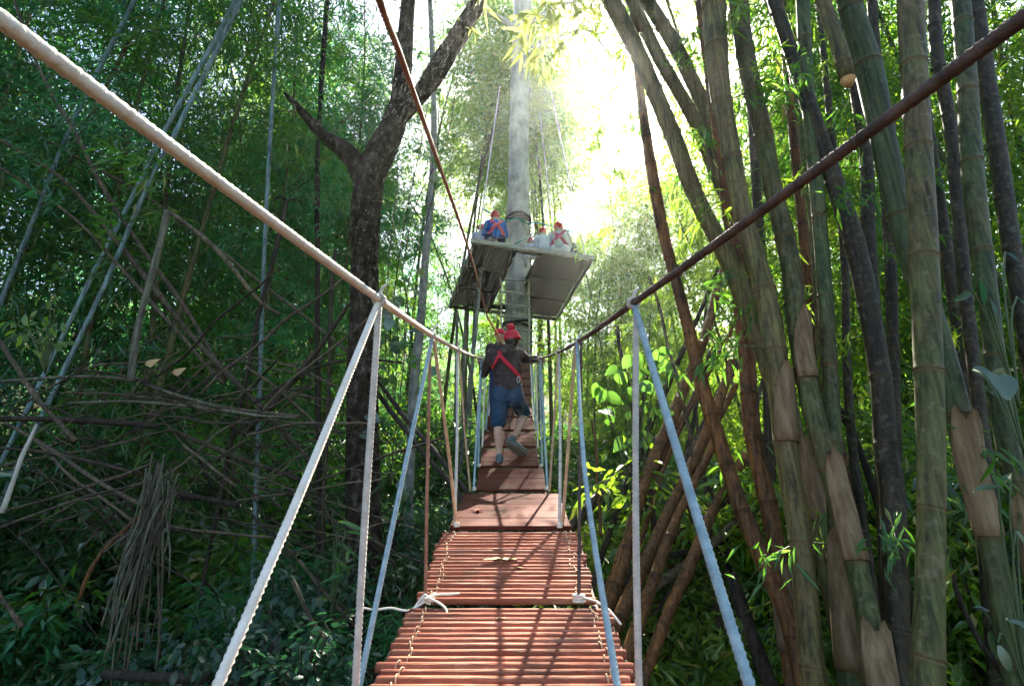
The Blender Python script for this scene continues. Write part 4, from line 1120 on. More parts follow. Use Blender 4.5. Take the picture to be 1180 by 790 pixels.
leaf_clump('leafy_plant', 'yellow-green big-leaved plant in sun right of the bridge',
           [(712, 425), (735, 428), (757, 415), (700, 452), (722, 452), (745, 446), (768, 432), (704, 486), (726, 480), (738, 500), (716, 506), (754, 470), (690, 444), (775, 420), (760, 405), (728, 412), (742, 462), (698, 470)],
           6.2, 0.19, 'leaf_bright', seed=1, base=(735, 600), cat='plant', dens=2, face=(0, -0.8, 0.6))
leaf_clump('leafy_plant', 'small bright green sprig glowing at the left border',
           [(55, 345), (62, 358), (48, 368), (66, 372), (40, 380), (58, 386), (70, 392), (35, 395), (52, 398), (20, 385), (12, 372), (28, 362)],
           4.6, 0.12, 'leaf_lime', OVAL, 0.55, seed=2, base=(52, 430), cat='plant', dens=3, face=(0, -0.5, 0.8))
leaf_clump('leafy_plant', 'blue-green leaves on a stem before the right border culms',
           [(1120, 335), (1140, 345), (1172, 342), (1158, 290), (1128, 322)], 2.5, 0.11, 'leaf_broad', OVAL, 0.45, seed=3, base=(1175, 470))
leaf_clump('leafy_plant', 'large two-tone green leaf low before the right border culms',
           [(1122, 426), (1150, 432), (1165, 425), (1140, 445)], 2.5, 0.15, 'leaf_shrub', HEART, 0.8, seed=4, base=(1180, 520))
leaf_clump('leafy_plant', 'green leaf spray at the bottom right corner',
           [(1165, 545), (1150, 560), (1178, 575), (1160, 715), (1140, 725), (1175, 720), (1150, 740), (1120, 700), (1170, 610)], 2.7, 0.11, 'leaf_shrub', OVAL, 0.4, seed=5, base=(1185, 800))
leaf_clump('fern', 'fern with narrow bright fronds beside the dark trunk foot',
           [(390, 600), (398, 612), (385, 622), (402, 632), (392, 645), (410, 650), (396, 662), (405, 675), (388, 680), (412, 690), (400, 700), (384, 640)], 5.2, 0.28, 'leaf_bamboo', LANCE, 0.16, seed=6, base=(380, 720), cat='fern')


# bamboo sprays hanging into the picture from above
def spray(lab, pts, y, n, L, mt, seed, down=-0.8, lat=0.5):
    rng = np.random.default_rng(seed)
    S = spline([tuple(PY(px, py, y)) for px, py in pts], 24)
    e = empty('bamboo_spray', Vector(S[0]), lab, 'leaf spray', 'bamboo sprays hanging from above')
    st = MB().quadtube([Vector(p) for p in S], [0.006 * (1 - 0.7 * i / 23) for i in range(24)], 5)
    Bs, Ds = [], []
    for k in range(n // 6):
        c = S[rng.integers(4, 24)] + rng.standard_normal(3) * np.array((0.10, 0.12, 0.05))
        d = np.array((rng.uniform(-lat, lat), rng.uniform(-0.4, 0.4), down))
        for q in range(6):
            Bs.append(c + rng.standard_normal(3) * 0.02)
            Ds.append(d + rng.standard_normal(3) * 0.42)
    B, D = np.array(Bs), np.array(Ds)
    l = L * rng.uniform(0.6, 1.15, len(B))
    V, F = broad_leaves(B, D, np.array((0.2, -0.6, 0.6)) + 0.6 * rng.standard_normal((len(B), 3)), l, l * 0.14, LANCE, 0.15, 0.2)
    st.build('twig', M['culm_green'], e)
    link_mesh('leaves', np_mesh('leaves', V, F, True), M[mt], e)


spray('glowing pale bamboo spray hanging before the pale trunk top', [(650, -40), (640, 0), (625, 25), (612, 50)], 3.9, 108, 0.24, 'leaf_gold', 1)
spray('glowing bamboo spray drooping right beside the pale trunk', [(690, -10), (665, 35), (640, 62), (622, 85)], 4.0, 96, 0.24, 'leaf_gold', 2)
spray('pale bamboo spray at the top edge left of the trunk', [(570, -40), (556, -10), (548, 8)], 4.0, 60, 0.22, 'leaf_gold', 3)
spray('green bamboo spray hanging from the top edge over the clump', [(872, -40), (862, -8), (848, 22)], 3.4, 42, 0.2, 'leaf_lime', 4)
spray('green bamboo spray hanging behind the leaning culms', [(810, 10), (806, 40), (800, 60)], 5.0, 42, 0.2, 'leaf_bright', 5)
spray('limp green bamboo leaves hanging low beside the leaning culms', [(815, 120), (818, 150), (822, 180)], 4.1, 24, 0.18, 'leaf_bright', 6)
spray('pale sunlit bamboo spray right of the platform', [(700, 190), (725, 205), (752, 215)], 6.5, 48, 0.22, 'leaf_lime', 7)
spray('bamboo spray below the right handrail by the orange culm', [(880, 300), (850, 322), (800, 345)], 4.3, 42, 0.2, 'leaf_bamboo', 8, down=-0.4, lat=0.9)
spray('bamboo spray hanging beside the curved orange culm', [(800, 250), (790, 270), (778, 290)], 5.2, 36, 0.2, 'leaf_lime', 9)
spray('sunlit bamboo spray hanging in the bright gap, nearest the leaning culms', [(735, 40), (712, 70), (700, 110)], 7.0, 90, 0.24, 'leaf_lime', 11)
spray('sunlit bamboo spray hanging in the bright gap just above the platform right end', [(670, 90), (682, 130), (690, 175)], 8.0, 90, 0.26, 'leaf_lime', 12)
spray('sunlit bamboo spray at the top of the bright gap beside the curved limb', [(720, -30), (705, 5), (684, 30)], 6.0, 90, 0.24, 'leaf_lime', 13)
spray('sunlit bamboo spray low in the bright gap left of the orange culm', [(730, 120), (718, 160), (708, 215)], 8.5, 96, 0.26, 'leaf_lime', 14)
# dry curled sheath leaf hanging in the clump
p = PY(893, 78, 3.6)
V, F = broad_leaves(np.array([PY(886, 66, 3.6), PY(900, 120, 3.7), PY(908, 96, 3.65)]), np.array([(0.8, 0, -0.5), (0.3, 0, -1), (0.1, 0, -1)]), np.array([(0.2, -1, 0.4), (0.6, -1, 0.1), (-0.5, -1, 0.1)]), np.array([0.2, 0.16, 0.2]), np.array([0.06, 0.06, 0.05]), LANCE, 0.5, 0.6)
o = link_mesh('dry_leaf', np_mesh('dry_leaf', V, F, True), M['leaf_dry'], origin=p)
tag(o, 'dry curled tan leaf hanging between the upper culms', 'leaf')


# ================================================================== PLATFORM TREE
YP = 15.6
e = empty('platform_tree', Vector((PY(597, 400, YP).x, YP, float(ground_z(0.2, YP)))), 'tall pale grey tree that carries the platform', 'tree')
mb = MB()
q = [(596, 640, 32), (596, 500, 30), (596, 400, 29), (596, 300, 27), (597, 240, 25), (598, 160, 23), (599, 100, 22), (601, 40, 21), (603, -20, 20), (606, -110, 17), (610, -220, 13)]
S = limb_mb(mb, q, YP, 22, 60, 7, 0.02)
mb.build('trunk', M['bark_pale'], e)
for pts in ([(602, 70, 8), (625, 48, 7), (655, 38, 5), (680, 35, 4), (700, 60, 3), (712, 68, 2.5), (730, 52, 2)], [(603, 30, 8), (640, 10, 6), (690, -10, 5), (740, -50, 3)],
            [(601, 40, 7), (575, 20, 6), (545, 10, 4), (520, -20, 3)], [(607, -110, 9), (660, -150, 6), (700, -220, 4)], [(607, -120, 9), (560, -180, 6), (540, -260, 4)]):
    b = MB(); limb_mb(b, pts, YP, 8, 20, 3); b.build('limb', M['bark_pale'], e)
V, F = crown_leaves([PY(x, y, YP) for x, y in ((540, -230), (600, -260), (655, -170), (520, -60), (560, -190), (610, -200), (600, -320))], 5000, 1.0, 0.2, 0.4, 8)
link_mesh('crown', np_mesh('crown', V, F), M['leaf_bamboo'], e)

# ------------------------------------------------------------------ platform
HP = CAM.z + 7.0
FL, FR, BR_, BL = PH(546, 279, HP), PH(681, 298, HP), PH(641, 366, HP), PH(518, 351, HP)
e = empty('tree_platform', PH(597, 320, HP), 'wooden slatted platform hung round the pale tree high above the bridge', 'platform')
up = Vector((0, 0, 1))


def lerp4(u, v):       # u across, v front to back
    return FL.lerp(FR, u).lerp(BL.lerp(BR_, u), v)


def slat_half(u0, u1, n, name):
    mb = MB(); mb.smooth = False
    for k in range(n):
        a0 = u0 + (u1 - u0) * k / n; a1 = u0 + (u1 - u0) * (k + 0.91 + 0.06 * random.random()) / n
        vs = random.uniform(0.0, 0.015); ve = 1 - random.uniform(0, 0.02)
        segs = [(vs, ve)]
        for (s0, s1) in segs:
            c = [lerp4(a0, s0), lerp4(a1, s0), lerp4(a1, s1), lerp4(a0, s1)]
            mb.box8(c + [p + up * 0.016 for p in c])
    o = mb.build(name, M['wood_dark'], e, smooth=False)
    return o


slat_half(0.01, 0.33, 12, 'deck_half')
slat_half(0.56, 0.99, 16, 'deck_half')
# front and rear boards of the gap, around the trunk
for v0, v1 in ((0.0, 0.06), (0.9, 0.98)):
    mb = MB(); mb.smooth = False
    c = [lerp4(0.34, v0), lerp4(0.55, v0), lerp4(0.55, v1), lerp4(0.34, v1)]
    mb.box8(c + [p + up * 0.03 for p in c])
    mb.build('gap_board', M['wood_dark'], e)


def beam(a, b, w, h, mat, name, parent, drop=0.0):
    d = (b - a).normalized(); s_ = d.cross(up).normalized() * w / 2
    o = up * (-drop)
    mb = MB(); mb.smooth = False
    mb.box8([a - s_ - up * h + o, a + s_ - up * h + o, b + s_ - up * h + o, b - s_ - up * h + o, a - s_ + o, a + s_ + o, b + s_ + o, b - s_ + o])
    return mb.build(name, M[mat], parent, smooth=False)


out = (FL - BL).normalized() * 0.05
beam(FL + out + (FL - FR).normalized() * 0.1, FR + out + (FR - FL).normalized() * 0.12, 0.09, 0.12, 'wood_pale', 'front_beam', e, -0.06)
beam(FL, BL, 0.07, 0.12, 'wood_grey', 'side_beam', e, 0.004)
beam(FR, BR_, 0.07, 0.12, 'wood_grey', 'side_beam', e, 0.004)
beam(BL, BR_, 0.07, 0.12, 'wood_grey', 'rear_beam', e, 0.004)
for u in (0.34, 0.55):
    beam(lerp4(u, 0.0), lerp4(u, 1.0), 0.09, 0.14, 'wood_dark', 'joist', e, 0.004)
for v in (0.33, 0.66):
    beam(lerp4(0.01, v), lerp4(0.33, v), 0.06, 0.05, 'wood_dark', 'cross_bearer', e, 0.006)
    beam(lerp4(0.56, v), lerp4(0.99, v), 0.06, 0.05, 'wood_dark', 'cross_bearer', e, 0.006)
# suspension ropes from tree to platform corners, side netting on the left
for (a, b_, m_) in (((551, 276), (576, 100), 'rope_cream'), ((674, 294), (634, 100), 'rope_cream'), ((640, 288), (622, 130), 'rope_grey')):
    pa = PH(a[0], a[1], HP); pb = PY(b_[0], b_[1], YP)
    rope_mb([pa, pb], 0.018 if m_ == 'rope_cream' else 0.011, n=30).build('suspension_rope', M[m_], e)
mb = MB()
for k in range(9):
    f = k / 8
    a = FL.lerp(BL, f) - (FR - FL).normalized() * 0.06
    mb.quadtube([a + up * 0.05, a - up * (0.45 + 0.1 * math.sin(k * 2.2))], 0.012, 6)
mb.build('side_lashing', M['rope_grey'], e)
for (a, b_) in (((555, 308), (545, 400)), ((537, 352), (532, 470)), ((527, 358), (524, 470)), ((548, 340), (541, 470))):
    pa = PH(a[0], a[1], HP - 0.1); pb = PY(b_[0], b_[1], pa.y); pb = pa + (pb - pa) * 2.4
    MB().quadtube([pa, pa.lerp(pb, 0.5) + Vector((0.03, 0, 0)), pb], [0.05, 0.055, 0.06], 9).build('support_pole', M['bark_mottled'], e)

# green safety line round the tree and along the platform
pts = [PY(556, 240, YP - 1.2), PY(566, 246, YP - 1.0), PY(583, 254, YP - 0.45), PY(597, 252, YP - 0.5), PY(608, 258, YP - 0.35), PY(616, 256, YP - 0.6), PY(640, 262, YP - 1.0), PY(662, 268, YP - 1.3)]
e2 = empty('safety_line', pts[3], 'teal green safety rope strung across the tree above the platform', 'rope')
rope_mb(pts, 0.026, n=90).build('line', M['rope_green'], e2)
ring = MB()
c = PY(597, 256, YP)
for dz in (-0.04, 0.05, 0.12):
    ring.quadtube([c + Vector((0.42 * math.cos(a), 0.42 * math.sin(a), dz + 0.03 * math.sin(3 * a))) for a in np.linspace(0, 2 * PI, 32)], 0.025, 6)
ring.build('tree_loop', M['rope_black'], e2)
loop = MB()
loop.quadtube([Vector(p) for p in spline([tuple(PY(x, y, YP - 0.55)) for x, y in ((609, 260), (614, 264), (612, 272), (604, 276), (595, 280), (586, 286))], 30)], 0.02, 6)
loop.build('slack_end', M['rope_green'], e2)

# lower tree strap
strap = MB()
c = PY(596, 377, YP)
for dz in (-0.07, 0.0, 0.08):
    strap.quadtube([c + Vector((0.44 * math.cos(a), 0.44 * math.sin(a), dz + 0.05 * math.sin(2 * a + dz * 30))) for a in np.linspace(0, 2 * PI, 32)], 0.035, 6)
o = strap.build('tree_strap', M['rope_black'], origin=c)
tag(o, 'dark strap wound round the pale trunk under the platform', 'strap')

# rope ladder
YL = YP - 0.62
e3 = empty('rope_ladder', PY(594, 480, YL), 'rope ladder hanging from the platform gap to the bridge end', 'rope ladder')
for (x0, x1) in ((578, 577), (610, 610)):
    rope_mb([PY(x0, 303, YL), PY((x0 + x1) / 2, 390, YL), PY(x1, 490, YL)], 0.024, n=40).build('side_rope', M['rope_cream'], e3)
for k in range(13):
    y = 323 + 14.2 * k
    a, b_ = PY(575.5, y - 1, YL), PY(612.5, y + 1 + (k % 3) - 1, YL)
    MB().quadtube([a, b_], 0.036, 8).build('rung', M['wood_pale'], e3)


# ================================================================== BRIDGE
BR = empty('suspension_bridge', P(580, 840, 1.6), 'rope suspension bridge with red slatted and plank deck rising to the tree', 'bridge')
PANELS = [  # y bottom, x left, x right, zc ; y top, x left, x right, zc ; type
    (872, 381, 764, 1.46, 698, 474, 699, 2.48, 'slat', 21),
    (690.5, 483, 687, 2.58, 611.5, 510, 664.5, 3.42, 'slat', 19),
    (605, 517.5, 657, 3.50, 568, 535, 643, 4.70, 'plank', 5),
    (563, 549, 629, 4.90, 539, 552.5, 625, 5.42, 'plank', 4),
    (536, 553.5, 621.5, 5.72, 516.5, 556, 618.5, 6.22, 'plank', 4),
    (513, 555.5, 617.5, 6.30, 497, 558, 615, 6.80, 'plank', 4),
    (494, 559, 616, 6.90, 481, 561, 614, 7.40, 'plank', 3),
    (479, 562, 614, 7.50, 467.5, 564, 612, 8.10, 'plank', 3),
    (465.5, 565, 612.5, 8.2, 455.5, 568, 611, 8.9, 'plank', 3),
    (453.5, 569, 612, 9.0, 445.5, 571, 610.5, 9.8, 'plank', 3),
    (444, 572, 611, 9.9, 436.5, 575, 610, 10.8, 'plank', 3),
    (435, 576, 611, 10.9, 428.5, 578, 610, 11.9, 'plank', 3),
    (427, 578, 610.5, 12.0, 421.5, 580, 610, 13.0, 'plank', 3),
    (420, 580, 610, 13.1, 415, 582, 609.5, 14.3, 'plank', 3),
]
EDGE_L, EDGE_R = [], []
TOPPTS = {}
for k, (yb, xl, xr, zb, yt, xl2, xr2, zt, typ, n) in enumerate(PANELS):
    A, B_, C_, D_ = P(xl, yb, zb), P(xr, yb, zb), P(xr2, yt, zt), P(xl2, yt, zt)
    if k == 0:                                   # the nearest mat runs on back under the camera
        A, B_, n = A + (A - D_) * 1.2, B_ + (B_ - C_) * 1.2, int(n * 2.2)
    TOPPTS[k] = (A, B_, C_, D_)
    nrm = (B_ - A).cross(D_ - A).normalized()
    if nrm.z < 0: nrm = -nrm
    EDGE_L += [A, D_]; EDGE_R += [B_, C_]
    rnd = random.Random(k)
    mb = MB()
    if typ == 'slat':
        Ln = (D_ - A).length; r = Ln / n * 0.40
        lace = [MB(), MB()]
        for i in range(n):
            f = (i + 0.5) / n
            p, q_ = A.lerp(D_, f), B_.lerp(C_, f)
            ax = (q_ - p).normalized()
            fw = (D_ - A).normalized()
            off = nrm * (-r + rnd.uniform(-0.002, 0.003)) + fw * rnd.uniform(-0.003, 0.003)
            p2, q2 = p + off - ax * rnd.uniform(-0.012, 0.022) + fw * rnd.uniform(-0.005, 0.005), q_ + off + fw * rnd.uniform(-0.005, 0.005) + ax * rnd.uniform(-0.012, 0.022)
            m = 9
            rr = [r * (0.93 + 0.1 * rnd.random()) for _ in range(m)]
            rr[0] *= 0.86; rr[-1] *= 0.86
            pts = [p2.lerp(q2, j / (m - 1)) for j in range(m)]
            pts[0] = p2.lerp(q2, 0.0); pts[1] = p2 + ax * 0.008; pts[-2] = q2 - ax * 0.008
            rr[1] = rr[2]; rr[-2] = rr[-3]
            mb.quadtube(pts, rr, 10, squash=None)
            # lacing cord over this slat
            for side, ff in ((0, 0.085), (1, 0.915)):
                c = p2.lerp(q2, ff)
                if side == 1 and k == 0 and i < 29: continue
                arc = [c + fw * (-r * 1.25 * math.cos(a)) + nrm * (r * 1.18 * math.sin(a)) + ax * 0.006 * math.cos(a * 1.0 + i) for a in np.linspace(-0.25, PI + 0.25, 9)]
                lace[side].quadtube(arc, 0.0030, 6)
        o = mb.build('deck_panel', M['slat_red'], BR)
        o['label'] = 'red slatted deck mat nearest the camera' if k == 0 else 'second red slatted deck mat'
        for l in lace: l.build('lacing_cord', M['rope_tan'], o)
    else:
        th = 0.03
        for i in range(n):
            f0, f1 = i / n, (i + 1) / n - 0.006
            sk = [rnd.uniform(-0.006, 0.006) for _ in range(2)]
            ax = (B_ - A).normalized()
            c = [A.lerp(D_, f0) + ax * sk[0], B_.lerp(C_, f0) + ax * sk[1], B_.lerp(C_, f1) + ax * sk[1], A.lerp(D_, f1) + ax * sk[0]]
            dz = nrm * rnd.uniform(-0.003, 0.0)
            mb.smooth = False
            mb.box8([p - nrm * th + dz for p in c] + [p + dz for p in c])
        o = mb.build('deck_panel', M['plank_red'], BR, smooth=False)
        bv = o.modifiers.new('edge', 'BEVEL'); bv.width = 0.004; bv.segments = 2; bv.limit_method = 'ANGLE'
        # bearers beneath
        for ff in (0.12, 0.88):
            bm_ = MB(); bm_.smooth = False
            a, b_ = A.lerp(B_, ff) - nrm * (th + 0.004), D_.lerp(C_, ff) - nrm * (th + 0.004)
            s_ = (B_ - A).normalized() * 0.03
            bm_.box8([a - s_ - nrm * 0.04, a + s_ - nrm * 0.04, b_ + s_ - nrm * 0.04, b_ - s_ - nrm * 0.04, a - s_, a + s_, b_ + s_, b_ - s_])
            bm_.build('bearer', M['wood_grey'], o, smooth=False)

# deck ropes along both edges
for E in (EDGE_L, EDGE_R):
    pts = [p - Vector((0, 0, 0.055)) for p in E]
    rope_mb(pts, 0.014, n=300).build('deck_rope', M['rope_brown'], BR)

# handrails
HL = [P(0, 22, 0.80).lerp(P(437, 345, 2.03), -1.7), P(0, 22, 0.80), P(437, 345, 2.03), P(498, 386, 3.35), P(526, 402, 4.7), P(555, 413.5, 6.6), P(567, 419, 8.2), P(578, 415, 11.5), P(585, 404, 15.3)]
HR = [P(1180, 20, 0.84).lerp(P(730, 349, 2.13), -1.7), P(1180, 20, 0.84), P(730, 349, 2.13), P(667, 393, 3.75), P(643, 406, 5.05), P(622, 413, 6.45), P(612, 419, 8.2), P(610, 416, 11.5), P(607, 404, 15.3)]


def poly_rope(pts, r):
    """rope straight between its hangers"""
    Q = []
    for a, b_ in zip(pts[:-1], pts[1:]):
        L_ = (b_ - a).length; n = max(4, int(L_ / (r * 0.62))) if zc_of(a) < 3.4 else max(4, int(L_ / (r * 1.6)))
        for i in range(n):
            t = i / n
            Q.append(a.lerp(b_, t) - Vector((0, 0, 0.012 * L_ * t * (1 - t))))
    Q.append(pts[-1])
    return MB().quadtube(Q, r, 14, lobes=3, lobe_amp=0.34, twist=2 * PI / (r * 4.6))


poly_rope(HL, 0.0142).build('handrail', M['rope_cream'], BR)
poly_rope(HR, 0.0128).build('handrail', M['rope_brown'], BR)

# hangers between handrail and deck
HANG = [  # top px,py,zc ; bottom px,py,zc ; radius ; material
    ((436, 348, 2.03), (210, 885, 0.93), 0.0110, 'rope_cream'),
    ((437, 348, 2.03), (405, 872, 1.62), 0.0118, 'rope_grey'),
    ((498, 390, 3.35), (395, 880, 1.72), 0.0110, 'rope_blue'),
    ((496, 392, 3.35), (490, 694, 2.55), 0.0085, 'rope_rust'),
    ((500, 392, 3.35), (526, 606, 3.52), 0.0100, 'rope_tan'),
    ((527, 404, 4.75), (524, 606, 3.52), 0.0100, 'rope_grey'),
    ((529, 404, 4.80), (542, 566, 4.70), 0.0090, 'rope_tan'),
    ((555, 414, 6.60), (546, 566, 4.92), 0.0110, 'rope_blue'),
    ((556, 415, 6.60), (551, 538, 5.74), 0.0110, 'rope_blue'),
    ((560, 417, 7.4), (556, 515, 6.3), 0.0110, 'rope_cream'),
    ((566, 419, 8.2), (560, 495, 6.9), 0.0110, 'rope_blue'),
    ((570, 419, 9.2), (563, 479, 7.5), 0.0110, 'rope_cream'),
    ((731, 352, 2.13), (892, 880, 0.98), 0.0120, 'rope_blue'),
    ((733, 352, 2.13), (738, 872, 1.62), 0.0112, 'rope_grey'),
    ((665, 396, 3.75), (724, 872, 1.38), 0.0110, 'rope_blue'),
    ((670, 395, 3.70), (667, 694, 2.56), 0.0090, 'rope_brown'),
    ((663, 398, 3.80), (648, 608, 3.52), 0.0110, 'rope_tan'),
    ((644, 408, 5.05), (645, 608, 3.50), 0.0110, 'rope_grey'),
    ((643, 408, 5.05), (633, 566, 4.72), 0.0100, 'rope_tan'),
    ((623, 415, 6.45), (631, 565, 4.92), 0.0110, 'rope_blue'),
    ((621, 415, 6.50), (625, 538, 5.74), 0.0110, 'rope_blue'),
    ((617, 417, 7.3), (620, 516, 6.25), 0.0110, 'rope_cream'),
    ((613, 419, 8.2), (618, 495, 6.9), 0.0110, 'rope_blue'),
    ((611, 418, 9.6), (615, 479, 7.5), 0.0110, 'rope_cream'),
    ((611, 417, 11), (613, 455, 9.0), 0.0110, 'rope_cream'),
]
for i, (a, b_, r, mt) in enumerate(HANG):
    pa, pb = P(*a), P(*b_)
    mid = pa.lerp(pb, 0.55) + Vector((random.uniform(-0.008, 0.008), 0, 0)) + (Vector((-0.035, 0, 0)) if i == 14 else Vector((0, 0, 0)))
    rope_mb([pa, mid, pb], r, n=int(min(420, max(30, (pb - pa).length / r * 1.1)))).build('hanger_rope', M[mt], BR)
# knots where hangers meet the handrails
for (x, y, z, r) in ((437, 345, 2.03, 0.020), (498, 386, 3.35, 0.02), (527, 402, 4.75, 0.02), (555, 413.5, 6.6, 0.022), (730, 349, 2.13, 0.020), (667, 393, 3.75, 0.02), (643, 406, 5.05, 0.02), (622, 413, 6.45, 0.022)):
    mb = MB(); c = P(x, y, z)
    ax = (P(x + (1 if x < 590 else -1) * 6, y + 4, z * 1.05) - c).normalized()
    u_ = ax.cross(up).normalized(); w_ = ax.cross(u_)
    for q_ in (-1.2, 0, 1.2):
        mb.quadtube([c + ax * q_ * 0.011 + (u_ * math.cos(a) + w_ * math.sin(a)) * r for a in np.linspace(0, 2 * PI, 13)], 0.0062, 7)
    mb.quadtube([c + up * r, c + up * (r + 0.03) + u_ * 0.01, c + up * (r + 0.045) + u_ * 0.025], [0.007, 0.007, 0.005], 6)
    mb.build('hanger_knot', M['rope_grey'], BR)
# frayed tie at the left corner of the first two mats, loose end pointing left
mb = MB()
c = P(491, 692, 2.55)
for q_ in range(3):
    mb.quadtube([c + Vector((0.03 * math.cos(a) + 0.008 * q_, 0.03 * math.sin(a), 0.010 * q_ + 0.01 * math.sin(2 * a))) for a in np.linspace(0, 5.6, 14)], 0.0058, 7)
for pts in ([(489, 697, 2.5), (470, 707, 2.46), (450, 704, 2.45), (432, 706, 2.42), (414, 703, 2.40)], [(489, 694, 2.5), (502, 689, 2.54), (518, 688, 2.57), (530, 687, 2.58)],
            [(493, 692, 2.5), (507, 699, 2.48), (514, 706, 2.44), (515, 714, 2.41)], [(488, 690, 2.53), (480, 700, 2.5), (474, 712, 2.42), (470, 722, 2.36)]):
    S = spline([tuple(P(*p) + Vector((0, 0, 0.014))) for p in pts], 18)
    mb.quadtube([Vector(p) for p in S], [0.0052] * 15 + [0.0045, 0.004, 0.0025], 7)
mb.build('corner_tie', M['rope_cream'], BR)
mb = MB(); c = P(667, 692, 2.56)
for q_ in range(3):
    mb.quadtube([c + Vector((0.025 * math.cos(a), 0.025 * math.sin(a), 0.012 * q_)) for a in np.linspace(0, 6.2, 14)], 0.007, 7)
mb.quadtube([c + Vector((0, 0, 0.02)), c + Vector((0.07, -0.08, 0.01)), c + Vector((0.11, -0.2, -0.01)), c + Vector((0.13, -0.35, -0.04))], 0.005, 6)
mb.build('corner_tie', M['rope_cream'], BR)
for (x, y, z) in ((526, 606, 3.5), (645, 607, 3.5), (547, 564, 4.9), (630, 563.5, 4.9), (552, 537, 5.72), (624, 537, 5.72)):
    mb = MB(); c = P(x, y, z)
    for q_ in range(3):
        mb.quadtube([c + Vector((0.014 * math.cos(a), 0.014 * math.sin(a), 0.010 * q_)) for a in np.linspace(0, 6.2, 12)], 0.006, 6)
    mb.build('corner_tie', M['rope_cream'], BR)

# overhead safety rope, orange at its lower end
e4 = empty('overhead_rope', P(577, 394, 6.3), 'taut brown safety rope running overhead down to the walker', 'rope')
rope_mb([P(420, -60, 0.98), P(437, 0, 1.08), P(462, 66, 1.36), P(545, 303, 4.2), P(562, 366, 5.7)], 0.0075, n=500).build('rope', M['rope_rust'], e4)
rope_mb([P(562, 366, 5.7), P(571, 381, 6.05), P(579, 397, 6.32)], 0.011, n=60).build('orange_end', M['rope_orange'], e4)

# leaves lying on the deck
A, B_, C_, D_ = TOPPTS[1]
def on_panel(k, u, v):
    A, B_, C_, D_ = TOPPTS[k]
    return A.lerp(B_, u).lerp(D_.lerp(C_, u), v)
p = on_panel(1, 0.46, 0.50) + Vector((0, 0, 0.008))
V, F = broad_leaves(np.array([p] * 5), np.array([(1, 0.1, 0.03), (-1, -0.2, 0.03), (0.7, 0.7, 0.1), (-0.6, 0.5, 0.1), (0.4, -0.6, 0.02)]), np.array([(0, 0, 1.0)] * 5), np.array([0.09, 0.12, 0.07, 0.08, 0.05]), np.array([0.05] * 5), OVAL, 0.05, 0.1)
o = link_mesh('fallen_leaf', np_mesh('fallen_leaf', V, F, True), M['leaf_yellow'], origin=p)
tag(o, 'pale yellow lobed leaf lying on the second slatted mat', 'leaf')
p = on_panel(2, 0.2, 0.35) + Vector((0, 0, 0.006))
V, F = broad_leaves(np.array([p] * 4), np.array([(1, 0.4, 0.1), (-0.9, 0.2, 0.1), (0.1, 1, 0.2), (0.3, -0.7, 0.1)]), np.array([(0, 0, 1.0)] * 4), np.array([0.05, 0.05, 0.06, 0.04]), np.array([0.04] * 4), OVAL, -0.1, 0.3)
o = link_mesh('fallen_leaf', np_mesh('fallen_leaf', V, F, True), M['leaf_red'], origin=p)
tag(o, 'crumpled red leaf lying on the first plank panel', 'leaf')
for (k, u, v) in ((1, 0.39, 0.67), (1, 0.54, 0.38), (0, 0.44, 0.935)):
    p = on_panel(k, u, v) + Vector((0, 0, 0.006))
    V, F = broad_leaves(np.array([p]), np.array([(1, 0.2, 0.05)]), np.array([(0, 0, 1.0)]), np.array([0.05]), np.array([0.03]), OVAL, 0.05, 0.1)
    o = link_mesh('fallen_leaf', np_mesh('fallen_leaf', V, F, True), M['leaf_dry'], origin=p)
    tag(o, {0: 'tiny dry leaf on the nearest mat', 0.39: 'tiny dry leaf left behind the yellow one', 0.54: 'tiny dry leaf in front of the yellow one'}.get(u if k else 0), 'leaf')


# ================================================================== PEOPLE
def remeshed(shapes, voxel, smooth=3, name='body'):
    """one continuous surface from overlapping tapered limbs; shapes: ('c', p0, r0, p1, r1) or ('e', centre, (rx, ry, rz), rot)"""
    mb = MB()
    for s_ in shapes:
        if s_[0] == 'c':
            _, a, ra, b_, rb = s_
            a, b_ = Vector(a), Vector(b_)
            d = (b_ - a); L_ = d.length; d = d / max(L_, 1e-6)
            pts, rr = [], []
            for th in (0.02, 0.3, 0.7, 1.1): pts.append(a - d * ra * math.cos(th)); rr.append(ra * math.sin(th))
            for t in (0, 0.5, 1): pts.append(a.lerp(b_, t)); rr.append(ra + (rb - ra) * t)
            for th in (1.1, 0.7, 0.3, 0.02): pts.append(b_ + d * rb * math.cos(th)); rr.append(rb * math.sin(th))
            mb.quadtube(pts, rr, 14)
        else:
            mb.ball(s_[1], s_[2], 16, 12, s_[3] if len(s_) > 3 else None)
    me = mb.mesh(name)
    o = bpy.data.objects.new('tmp', me); col.objects.link(o)
    m = o.modifiers.new('r', 'REMESH'); m.mode = 'VOXEL'; m.voxel_size = voxel; m.use_smooth_shade = True
    s2 = o.modifiers.new('s', 'SMOOTH'); s2.factor = 0.5; s2.iterations = smooth
    dg = bpy.context.evaluated_depsgraph_get(); dg.update()
    out_ = bpy.data.meshes.new_from_object(o.evaluated_get(dg))
    out_.name = name
    bpy.data.objects.remove(o); bpy.data.meshes.remove(me)
    out_.polygons.foreach_set('use_smooth', np.ones(len(out_.polygons), dtype=bool))
    return out_


